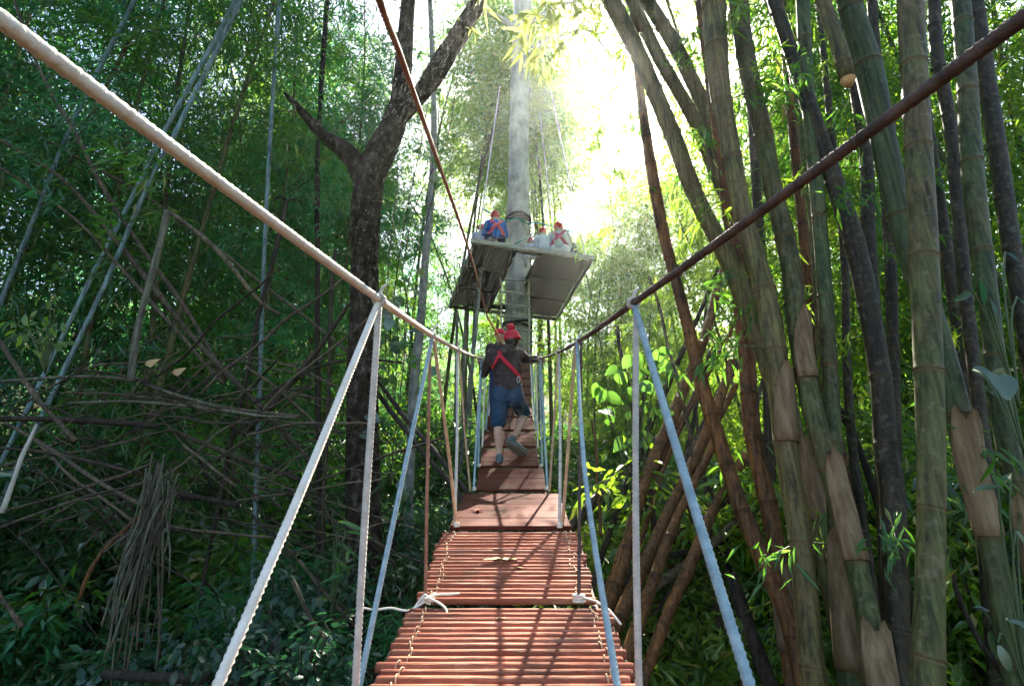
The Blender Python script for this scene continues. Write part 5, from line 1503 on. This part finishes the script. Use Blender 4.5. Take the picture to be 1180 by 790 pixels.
def strap_mb(pts, w, th, nrm_ref, mb=None):
    """flat webbing along points"""
    mb = mb or MB()
    S = [Vector(p) for p in spline([tuple(p) for p in pts], 16)]
    b = len(mb.v)
    for i, p in enumerate(S):
        t = (S[min(i + 1, 15)] - S[max(i - 1, 0)]).normalized()
        n_ = Vector(nrm_ref); n_ = (n_ - t * n_.dot(t)).normalized(); s_ = t.cross(n_)
        for (a, c) in ((-1, 0), (1, 0), (1, 1), (-1, 1)):
            mb.v.append(p + s_ * a * w / 2 + n_ * c * th); mb.b.append(0)
    for i in range(15):
        for k in range(4):
            k2 = (k + 1) % 4
            mb.f.append((b + i * 4 + k, b + i * 4 + k2, b + (i + 1) * 4 + k2, b + (i + 1) * 4 + k))
    mb.f += [(b, b + 1, b + 2, b + 3), (b + 63, b + 62, b + 61, b + 60)]
    return mb


def hand_shapes(wrist, direction, palm_n, grip_axis, s=1.0):
    """palm, four unequal curled fingers and a thumb, closing round a rail that runs along grip_axis"""
    d = Vector(direction).normalized(); n_ = Vector(palm_n); n_ = (n_ - d * n_.dot(d)).normalized(); a = d.cross(n_).normalized()
    if a.dot(Vector(grip_axis)) < 0: a = -a
    w = Vector(wrist)
    sh = [('c', w, 0.028 * s, w + d * 0.045 * s, 0.030 * s)]
    for k, ln in enumerate((0.9, 1.05, 1.0, 0.8)):
        off = a * (0.030 - 0.020 * k) * s
        k0 = w + d * 0.07 * s + off
        k1 = k0 + (d * 0.8 + n_ * 0.6) * 0.034 * s * ln
        k2 = k1 + (d * -0.1 + n_ * 1.0) * 0.026 * s * ln
        k3 = k2 + (d * -0.9 + n_ * 0.35) * 0.020 * s * ln
        sh += [('c', w + d * 0.03 * s + off * 0.7, 0.016 * s, k0, 0.0105 * s), ('c', k0, 0.010 * s, k1, 0.0095 * s), ('c', k1, 0.0095 * s, k2, 0.0085 * s), ('c', k2, 0.0085 * s, k3, 0.0075 * s)]
    t0 = w + d * 0.025 * s + a * 0.03 * s
    t1 = t0 + (a * 0.6 + n_ * 0.7 + d * 0.3) * 0.03 * s
    t2 = t1 + (n_ * 0.8 + d * 0.5 - a * 0.2) * 0.03 * s
    sh += [('c', t0, 0.014 * s, t1, 0.012 * s), ('c', t1, 0.0115 * s, t2, 0.009 * s)]
    return sh


def beanie(parent, c, r, axis, mat='red_wool', pom=0.045):
    """knitted hat: dome, rolled brim, pompom; axis = crown direction"""
    ax = Vector(axis).normalized(); u_ = ax.orthogonal().normalized(); w_ = ax.cross(u_)
    prof = [(-0.35, 1.02), (-0.36, 1.10), (-0.16, 1.13), (0.0, 1.10), (0.04, 1.03), (0.3, 1.0), (0.6, 0.86), (0.85, 0.62), (1.02, 0.34), (1.08, 0.05)]
    mb = MB(); m = 36
    for (h, q) in prof:
        for k in range(m):
            a = 2 * PI * k / m
            rr = r * q * (1 + (0.009 if k % 2 else -0.007))
            mb.v.append(Vector(c) + ax * h * r + (u_ * math.cos(a) + w_ * math.sin(a)) * rr); mb.b.append(0)
    for i in range(len(prof) - 1):
        for k in range(m):
            k2 = (k + 1) % m
            mb.f.append((i * m + k, i * m + k2, (i + 1) * m + k2, (i + 1) * m + k))
    mb.f.append(tuple((len(prof) - 1) * m + k for k in range(m)))
    o = mb.build('beanie', M[mat], parent)
    if pom:
        pm = MB(); cc = Vector(c) + ax * (r * 1.08 + pom * 0.55)
        pm.ball(cc, pom, 18, 12)
        rnd = random.Random(1)
        for i in range(len(pm.v)): pm.v[i] = cc + (pm.v[i] - cc) * (1 + rnd.uniform(-0.14, 0.12))
        pm.build('pompom', M[mat], o)
    return o


def walker():
    J = dict(ankL=P(575.5, 524, 5.88), kneeL=P(574, 489, 6.02), hipL=P(578, 457, 6.16), hipR=P(592, 457, 6.18), kneeR=P(604, 479, 6.34), ankR=P(592, 504, 6.02),
             pel=P(585, 449, 6.18), waist=P(584, 438, 6.22), chest=P(582, 419, 6.30), neck=P(586, 404, 6.36), head=P(590, 391.5, 6.43),
             shL=P(567, 410, 6.34), shR=P(599, 408, 6.36), elL=P(557.5, 430, 6.46), haL=P(555.5, 417, 6.62), elR=P(608, 415, 6.52), haR=P(619, 413, 6.46))
    e = empty('person', J['ankL'] - Vector((0, 0, 0.07)), 'person in dark hoodie, denim shorts and red bobble beanie walking up the bridge', 'person')
    back = Vector((0, -1, 0.1))
    # bare body
    hx = J['head']
    fwd = Vector((0.15, 1, 0))
    sh = [('e', hx, (0.078, 0.098, 0.112)), ('e', hx + Vector((0.01, 0.035, -0.055)), (0.058, 0.068, 0.065)), ('c', J['neck'] - Vector((0, 0, 0.03)), 0.05, hx - Vector((0, 0.01, 0.05)), 0.048),
          ('e', hx + Vector((0.015, 0.103, -0.02)), (0.014, 0.022, 0.02)),                        # nose
          ('e', hx + Vector((-0.078, 0.005, -0.02)), (0.012, 0.022, 0.032)), ('e', hx + Vector((0.08, 0.005, -0.02)), (0.012, 0.022, 0.032)),   # ears
          ('e', hx + Vector((0.012, 0.098, -0.068)), (0.024, 0.012, 0.008)),                      # lips
          ('c', J['chest'], 0.10, J['pel'], 0.10), ('c', J['neck'], 0.05, J['chest'], 0.10),
          ('c', J['shL'], 0.045, J['chest'], 0.08), ('c', J['shR'], 0.045, J['chest'], 0.08),
          ('c', J['shL'], 0.045, J['elL'], 0.036), ('c', J['elL'], 0.036, J['haL'], 0.025), ('c', J['shR'], 0.045, J['elR'], 0.036), ('c', J['elR'], 0.034, J['haR'], 0.024),
          ('c', J['pel'], 0.09, J['hipL'], 0.085), ('c', J['pel'], 0.09, J['hipR'], 0.085),
          ('c', J['hipL'], 0.08, J['kneeL'], 0.056), ('c', J['hipR'], 0.08, J['kneeR'], 0.056)]
    for kn, an, sd in ((J['kneeL'], J['ankL'], -1), (J['kneeR'], J['ankR'], 1)):
        calf = kn.lerp(an, 0.33) + (back * 0.022)
        sh += [('c', kn, 0.052, calf, 0.056), ('c', calf, 0.056, kn.lerp(an, 0.75), 0.037), ('c', kn.lerp(an, 0.7), 0.038, an, 0.034)]
    # feet (inside the shoes)
    toeL = P(577, 531.5, 6.02); heelL = P(576, 532, 5.84)
    heelR = P(587.5, 508, 5.93); toeR = P(604, 521, 6.02)
    sh += [('c', J['ankL'], 0.035, heelL, 0.03), ('c', heelL, 0.03, toeL, 0.03), ('c', J['ankR'], 0.035, heelR, 0.03), ('c', heelR, 0.03, toeR, 0.03)]
    sh += hand_shapes(J['haR'], Vector((0.95, 0.25, 0.1)), (0, 0.2, -1), (0.1, 1, 0))
    sh += hand_shapes(J['haL'], Vector((-0.2, 0.7, 0.55)), (-0.5, 0.3, -0.8), (0, 1, 0))
    link_mesh('body', remeshed(sh, 0.0075, 2), M['skin'], e)
    # eyes
    for dx in (-0.03, 0.045):
        MB().ball(hx + Vector((dx, 0.083, 0.0)), 0.013, 8, 6).build('eye', M['hair'], e)
    # hair below the hat at the back of the head
    h = MB(); h.ball(hx + Vector((-0.005, -0.022, -0.012)), (0.084, 0.086, 0.10), 16, 12); h.build('hair', M['hair'], e)
    # hoodie
    R1 = 0.052
    jk = [('c', J['chest'] + Vector((-0.03, 0, 0)), 0.135, J['waist'] + Vector((-0.02, 0, 0)), 0.125), ('c', J['chest'] + Vector((0.06, 0, 0.01)), 0.125, J['waist'] + Vector((0.05, 0, -0.0)), 0.122),
          ('c', J['waist'] + Vector((-0.04, 0, 0)), 0.122, J['pel'] + Vector((-0.05, 0, 0.03)), 0.118), ('c', J['waist'] + Vector((0.05, 0, 0)), 0.12, J['pel'] + Vector((0.045, 0, 0.03)), 0.118),
          ('c', J['shL'] + Vector((0.03, 0, -0.0)), 0.078, J['chest'], 0.12), ('c', J['shR'] + Vector((-0.02, 0, 0)), 0.078, J['chest'], 0.12),
          ('c', J['shL'], 0.072, J['elL'], 0.060), ('c', J['elL'], 0.060, J['elL'].lerp(J['haL'], 0.86), 0.043),
          ('c', J['shR'], 0.072, J['elR'], 0.060), ('c', J['elR'], 0.058, J['elR'].lerp(J['haR'], 0.84), 0.044),
          ('c', J['neck'] + Vector((-0.09, -0.05, 0.012)), 0.05, J['neck'] + Vector((0.03, -0.07, 0.0)), 0.055), ('c', J['neck'] + Vector((-0.09, -0.04, 0.01)), 0.05, J['neck'] + Vector((-0.07, 0.04, 0.01)), 0.05),
          ('c', J['neck'] + Vector((0.04, -0.06, 0.0)), 0.05, J['neck'] + Vector((0.07, 0.04, 0.0)), 0.05), ('e', J['neck'] + Vector((-0.03, -0.1, -0.06)), (0.10, 0.05, 0.075)),
          # folds
          ('c', J['waist'] + Vector((-0.12, -0.09, 0.05)), 0.022, J['waist'] + Vector((0.10, -0.115, 0.02)), 0.020), ('c', J['waist'] + Vector((-0.10, -0.10, -0.04)), 0.022, J['waist'] + Vector((0.13, -0.09, -0.05)), 0.022),
          ('c', J['elR'] + Vector((-0.05, -0.04, 0.03)), 0.022, J['elR'] + Vector((0.0, -0.05, -0.03)), 0.022)]
    link_mesh('hoodie', remeshed(jk, 0.012, 3, 'hoodie'), M['jacket'], e)
    c = MB(); c.quadtube([J['neck'] + Vector((0.062 * math.cos(a) + 0.012, 0.062 * math.sin(a), 0.032)) for a in np.linspace(0, 2 * PI, 18)], 0.018, 8); c.build('collar', M['teal_cloth'], e)
    # shorts
    kl, kr = J['hipL'].lerp(J['kneeL'], 0.98), J['hipR'].lerp(J['kneeR'], 0.92)
    st = [('c', J['pel'] + Vector((-0.055, 0, 0.06)), 0.105, J['hipL'] + Vector((-0.01, -0.02, -0.03)), 0.115), ('c', J['pel'] + Vector((0.055, 0, 0.06)), 0.105, J['hipR'] + Vector((0.01, -0.02, -0.03)), 0.115),
          ('c', J['pel'] + Vector((-0.06, 0, 0.07)), 0.10, J['pel'] + Vector((0.06, 0, 0.07)), 0.10),
          ('c', J['hipL'], 0.108, kl + Vector((0, 0, 0.04)), 0.088), ('c', J['hipR'], 0.108, kr + Vector((0, 0, 0.03)), 0.085), ('c', kl + Vector((0, 0, 0.04)), 0.088, kl + Vector((0, 0, 0.02)), 0.088),
          ('c', J['hipL'] + Vector((-0.05, -0.11, -0.02)), 0.018, J['hipL'] + Vector((0.07, -0.10, -0.07)), 0.015), ('c', J['hipR'] + Vector((-0.06, -0.09, -0.05)), 0.018, J['hipR'] + Vector((0.06, -0.10, 0.0)), 0.015)]
    link_mesh('shorts', remeshed(st, 0.012, 2, 'shorts'), M['denim'], e)
    # red harness straps on the back
    bk = lambda x, y: P(x, y, 6.36) + Vector((0, -0.0, 0))
    yb = J['chest'].y - 0.152
    pts = [PY(575.5, 404.5, J['neck'].y - 0.13), PY(577, 410, yb + 0.0), PY(583, 417, yb - 0.005), PY(590, 424, yb + 0.0), PY(597, 432, yb + 0.03), PY(600, 436, yb + 0.08)]
    s_ = strap_mb(pts, 0.045, 0.008, (0, -1, 0.2)); s_.build('harness_strap', M['red_strap'], e)
    pts = [PY(577, 407, yb + 0.01), PY(574, 411, yb + 0.0), PY(571, 417, yb + 0.0), PY(567, 424, yb + 0.05)]
    s_ = strap_mb(pts, 0.03, 0.008, (0, -1, 0.2)); s_.build('harness_strap', M['red_strap'], e)
    lp = MB(); lp.quadtube([Vector(p) for p in spline([tuple(PY(x, y, J['hipR'].y - 0.14)) for x, y in ((590, 468), (591, 478), (588, 485), (581, 489))], 14)], 0.008, 6)
    lp.build('lanyard', M['rope_black'], e)
    cb = MB(); cc = PY(597.5, 437, yb + 0.02)
    cb.quadtube([cc + Vector((0.016 * math.cos(a), 0.0, 0.038 * math.sin(a))) for a in np.linspace(0, 2 * PI, 16)], 0.006, 7); cb.build('carabiner', M['metal'], e)
    beanie(e, hx + Vector((0.0, -0.008, 0.028)), 0.094, (-0.08, -0.12, 1), pom=0.047)
    # shoes
    for heel, toe, ank, low in ((heelL, toeL, J['ankL'], True), (heelR, toeR, J['ankR'], False)):
        d = (toe - heel).normalized()
        shin = (ank - heel).normalized()
        u_ = (shin - d * shin.dot(d)).normalized()
        upm = remeshed([('c', heel, 0.045, toe, 0.045), ('c', heel, 0.045, heel.lerp(ank, 0.75), 0.044), ('c', heel.lerp(toe, 0.5) + u_ * 0.018, 0.042, toe, 0.038), ('c', toe, 0.038, toe + d * 0.035, 0.032)], 0.009, 2, 'shoe')
        o = link_mesh('shoe', upm, M['shoe'], e)
        sd = d.cross(u_)
        mb = MB(); m = 20
        for z_ in (0, 1):
            for k in range(m):
                a = 2 * PI * k / m
                x_ = math.cos(a); ln = (toe - heel).length
                c_ = heel + d * (ln / 2 + x_ * (ln / 2 + 0.055) + 0.006) + sd * math.sin(a) * (0.050 + 0.006 * x_) - u_ * (0.056 - 0.030 * z_)
                mb.v.append(c_); mb.b.append(0)
        for k in range(m):
            k2 = (k + 1) % m
            mb.f.append((k, k2, m + k2, m + k))
        mb.f += [tuple(reversed(range(m))), tuple(range(m, 2 * m))]
        mb.build('sole', M['sole'], o, smooth=False)


walker()


def standing(base, lab, H=1.6, hat='red_wool', top='jacket', legs='navy_cloth'):
    s = H / 1.7
    e = empty('person', base, lab, 'person')
    def V3(x, y, z): return base + Vector((x, y, z)) * s
    hd = V3(0, 0.02, 1.57)
    sh = [('e', hd, (0.075 * s, 0.095 * s, 0.115 * s)), ('e', hd + Vector((0, 0.1, -0.02)) * s, (0.014, 0.02, 0.02)), ('e', hd + Vector((-0.078, 0, -0.02)) * s, (0.012, 0.02, 0.03)), ('e', hd + Vector((0.078, 0, -0.02)) * s, (0.012, 0.02, 0.03)),
          ('c', V3(0, 0, 1.35), 0.05 * s, hd, 0.05 * s), ('c', V3(0, 0, 1.3), 0.11 * s, V3(0, 0, 0.95), 0.11 * s)]
    for q in (-1, 1):
        sh += [('c', V3(q * 0.17, 0, 1.36), 0.045 * s, V3(q * 0.21, 0.08, 1.12), 0.038 * s), ('c', V3(q * 0.21, 0.08, 1.12), 0.036 * s, V3(q * 0.24, 0.28, 1.12), 0.026 * s),
               ('c', V3(q * 0.09, 0, 0.92), 0.08 * s, V3(q * 0.1, 0.02, 0.5), 0.055 * s), ('c', V3(q * 0.1, 0.02, 0.5), 0.052 * s, V3(q * 0.1, 0, 0.09), 0.034 * s), ('c', V3(q * 0.1, -0.03, 0.05), 0.035 * s, V3(q * 0.1, 0.15, 0.04), 0.03 * s)]
        sh += hand_shapes(V3(q * 0.24, 0.28, 1.12), (0, 1, 0), (0, 0, -1), (q, 0, 0), s)
    link_mesh('body', remeshed(sh, 0.009, 2), M['skin'], e)
    jk = [('c', V3(0, 0, 1.3), 0.145 * s, V3(0, 0, 0.95), 0.14 * s)]
    for q in (-1, 1):
        jk += [('c', V3(q * 0.15, 0, 1.35), 0.075 * s, V3(0, 0, 1.25), 0.13 * s), ('c', V3(q * 0.17, 0, 1.36), 0.07 * s, V3(q * 0.21, 0.08, 1.12), 0.058 * s), ('c', V3(q * 0.21, 0.08, 1.12), 0.056 * s, V3(q * 0.235, 0.25, 1.12), 0.042 * s)]
    link_mesh('jacket', remeshed(jk, 0.014, 2, 'jacket'), M[top], e)
    st = []
    for q in (-1, 1):
        st += [('c', V3(q * 0.07, 0, 0.95), 0.11 * s, V3(q * 0.1, 0.02, 0.5), 0.08 * s), ('c', V3(q * 0.1, 0.02, 0.5), 0.078 * s, V3(q * 0.1, 0, 0.12), 0.06 * s)]
    link_mesh('trousers', remeshed(st, 0.014, 2, 'trousers'), M[legs], e)
    beanie(e, hd + Vector((0, 0, 0.03)), 0.092 * s, (0, 0, 1), hat, 0)
    return e


standing(P(577, 487, 7.2) + Vector((-0.02, 0, 0.0)), 'second person in red hat mostly hidden ahead of the walker', 1.34)


def sitter(px, py, depth, lab, s, top, legs, hat, strap=None, lean=0.15, turn=0.0, helmet=True):
    """person crouching on the platform seen from behind; px,py = seat on the deck"""
    base = PH(px, py, HP) ; base = base + Vector((0, depth, 0.05))
    e = empty('person', base, lab, 'person', 'people sitting on the platform')
    rot = Matrix.Rotation(turn, 3, 'Z')
    def V3(x, y, z): return base + rot @ (Vector((x, y, z)) * s)
    hd = V3(0, lean + 0.06, 0.80)
    sh = [('e', hd, (0.08 * s, 0.098 * s, 0.115 * s)), ('e', hd + rot @ Vector((0, 0.1, -0.02)) * s, (0.014, 0.02, 0.02)), ('c', V3(0, lean, 0.6), 0.055 * s, hd, 0.05 * s), ('c', V3(0, lean * 0.8, 0.5), 0.12 * s, V3(0, 0, 0.12), 0.12 * s)]
    for q in (-1, 1):
        sh += [('c', V3(q * 0.18, lean, 0.58), 0.05 * s, V3(q * 0.25, lean + 0.1, 0.35), 0.042 * s), ('c', V3(q * 0.25, lean + 0.1, 0.35), 0.04 * s, V3(q * 0.16, lean + 0.3, 0.34), 0.03 * s),
               ('c', V3(q * 0.1, 0, 0.12), 0.09 * s, V3(q * 0.2, 0.4, 0.36), 0.062 * s), ('c', V3(q * 0.2, 0.4, 0.36), 0.058 * s, V3(q * 0.17, 0.44, 0.05), 0.04 * s), ('c', V3(q * 0.17, 0.42, 0.03), 0.035 * s, V3(q * 0.17, 0.58, 0.03), 0.032 * s)]
        sh += hand_shapes(V3(q * 0.16, lean + 0.3, 0.34), rot @ Vector((-q * 0.4, 1, 0)), (0, 0, -1), (q, 0, 0), s)
    link_mesh('body', remeshed(sh, 0.011, 1), M['skin'], e)
    jk = [('c', V3(0, lean * 0.8, 0.5), 0.165 * s, V3(0, 0, 0.2), 0.16 * s), ('e', V3(0, lean * 0.5 - 0.03, 0.4), (0.20 * s, 0.16 * s, 0.22 * s))]
    for q in (-1, 1):
        jk += [('c', V3(q * 0.15, lean, 0.57), 0.085 * s, V3(0, lean, 0.5), 0.14 * s), ('c', V3(q * 0.18, lean, 0.58), 0.08 * s, V3(q * 0.25, lean + 0.1, 0.35), 0.066 * s), ('c', V3(q * 0.25, lean + 0.1, 0.35), 0.062 * s, V3(q * 0.18, lean + 0.26, 0.34), 0.048 * s)]
    link_mesh('jacket', remeshed(jk, 0.02, 2, 'jacket'), M[top], e)
    st = [('c', V3(-0.09, 0, 0.14), 0.13 * s, V3(0.09, 0, 0.14), 0.13 * s)]
    for q in (-1, 1):
        st += [('c', V3(q * 0.1, 0, 0.13), 0.12 * s, V3(q * 0.2, 0.4, 0.36), 0.085 * s), ('c', V3(q * 0.2, 0.4, 0.36), 0.08 * s, V3(q * 0.17, 0.44, 0.1), 0.06 * s)]
    link_mesh('trousers', remeshed(st, 0.02, 2, 'trousers'), M[legs], e)
    if helmet:
        hm = MB(); m = 18
        for i in range(8):
            th = PI / 2 * 1.42 * (1 - i / 7)
            for k in range(m):
                a = 2 * PI * k / m
                hm.v.append(hd + rot @ (Vector((0.108 * math.sin(th) * math.cos(a), 0.125 * math.sin(th) * math.sin(a), 0.03 + 0.125 * math.cos(th))) * s)); hm.b.append(0)
        for i in range(7):
            for k in range(m):
                k2 = (k + 1) % m
                hm.f.append((i * m + k, i * m + k2, (i + 1) * m + k2, (i + 1) * m + k))
        hm.build('helmet', M[hat], e)
    else:
        beanie(e, hd + Vector((0, 0, 0.03)), 0.1 * s, (0, 0, 1), hat, 0.04 * s)
    if strap:
        y0 = lean * 0.6 - 0.20
        s1 = strap_mb([V3(-0.13, y0 + 0.08, 0.58), V3(-0.05, y0 - 0.0, 0.45), V3(0.08, y0 - 0.02, 0.32), V3(0.17, y0 + 0.06, 0.2)], 0.075 * s, 0.012, rot @ Vector((0, -1, 0.2)))
        s1.build('harness_strap', M[strap], e)
        s2 = strap_mb([V3(0.13, y0 + 0.08, 0.58), V3(0.05, y0 - 0.012, 0.45), V3(-0.08, y0 - 0.035, 0.32), V3(-0.17, y0 + 0.06, 0.2)], 0.075 * s, 0.012, rot @ Vector((0, -1, 0.2)))
        s2.build('harness_strap', M[strap], e)
    return e


sitter(571, 280, 0.16, 'person in bright blue jacket and red helmet crouching left of the tree', 1.2, 'blue_cloth', 'navy_cloth', 'red_helmet', 'pink_strap', lean=0.1, turn=0.15)
sitter(552, 277, 0.6, 'person in red cap mostly hidden at the left platform end', 0.95, 'lilac_cloth', 'navy_cloth', 'red_helmet', None)
sitter(613, 289, 0.65, 'small person in pale pink half hidden behind the tree right side', 0.85, 'lilac_cloth', 'white_cloth', 'pink_strap', None, helmet=False)
sitter(627, 290, 0.18, 'child in white top and red cap between tree and grey hoodie', 0.98, 'white_cloth', 'lilac_cloth', 'red_helmet', None)
sitter(645, 293, 0.14, 'person in pale grey hoodie with red harness sitting on the right', 1.28, 'grey_cloth', 'white_cloth', 'red_helmet', 'pink_strap', turn=-0.1)
sitter(657, 294, 0.6, 'person in navy half hidden behind the pale grey hoodie', 1.15, 'navy_cloth', 'blue_cloth', 'hair', None, helmet=False)


# ================================================================== CAMERA, LIGHT, AIR
cam = bpy.data.cameras.new('camera')
cam.sensor_fit = 'HORIZONTAL'; cam.sensor_width = 36.0
cam.lens = 36.0 * FPX / 1180.0
cam.clip_start = 0.02; cam.clip_end = 600
co = bpy.data.objects.new('camera', cam); col.objects.link(co)
co.location = CAM
co.rotation_euler = (R(90) + TILT, 0, 0)
sc.camera = co

w = bpy.data.worlds.new('World'); sc.world = w; w.use_nodes = True
WN, WL = w.node_tree.nodes, w.node_tree.links
WN.clear()
bgn = WN.new('ShaderNodeBackground'); wo = WN.new('ShaderNodeOutputWorld')
sky = WN.new('ShaderNodeTexSky'); sky.sky_type = 'NISHITA'; sky.sun_disc = False
sky.sun_elevation = SUN_EL; sky.sun_rotation = SUN_AZ
sky.air_density = 1.0; sky.dust_density = 1.5; sky.ozone_density = 1.0
bgn.inputs['Strength'].default_value = 0.05
WL.new(sky.outputs[0], bgn.inputs[0]); WL.new(bgn.outputs[0], wo.inputs[0])

sl = bpy.data.lights.new('sun', 'SUN'); sl.energy = 5.0; sl.angle = R(0.53); sl.color = (1.0, 0.93, 0.80)
so = bpy.data.objects.new('sun', sl); col.objects.link(so)
so.rotation_euler = (-SUN).to_track_quat('-Z', 'Y').to_euler()
so.location = (10, 30, 40)

HAZE = 0.0007
if HAZE > 0:
    m, t, N, L, out = nt('haze_air')
    pv = N.new('ShaderNodeVolumePrincipled')
    pv.inputs['Color'].default_value = (0.94, 0.97, 0.92, 1)
    pv.inputs['Density'].default_value = HAZE
    pv.inputs['Anisotropy'].default_value = 0.8
    L.new(pv.outputs[0], out.inputs['Volume'])
    mb = MB(); mb.smooth = False
    x0, x1, y0, y1, z0, z1 = -90, 90, -30, 110, -3, 52
    mb.box8([(x0, y0, z0), (x1, y0, z0), (x1, y1, z0), (x0, y1, z0), (x0, y0, z1), (x1, y0, z1), (x1, y1, z1), (x0, y1, z1)])
    hz = mb.build('haze', m, smooth=False)
    hz['kind'] = 'stuff'; hz['label'] = 'thin bright haze hanging in the forest air'; hz['category'] = 'haze'
    m.cycles.homogeneous_volume = True if hasattr(m.cycles, 'homogeneous_volume') else True

sc.view_settings.view_transform = 'Standard'
sc.view_settings.look = 'None'
sc.view_settings.gamma = 1.0
sc.view_settings.exposure = 3.1
sc.view_settings.use_curve_mapping = False
cy = sc.cycles
cy.max_bounces = 9; cy.diffuse_bounces = 7; cy.glossy_bounces = 2; cy.transmission_bounces = 7; cy.volume_bounces = 0; cy.transparent_max_bounces = 4
cy.caustics_reflective = False; cy.caustics_refractive = False
cy.use_adaptive_sampling = True; cy.adaptive_threshold = 0.02
cy.use_denoising = True
try: cy.denoiser = 'OPENIMAGEDENOISE'
except Exception: pass
cy.sample_clamp_indirect = 6.0
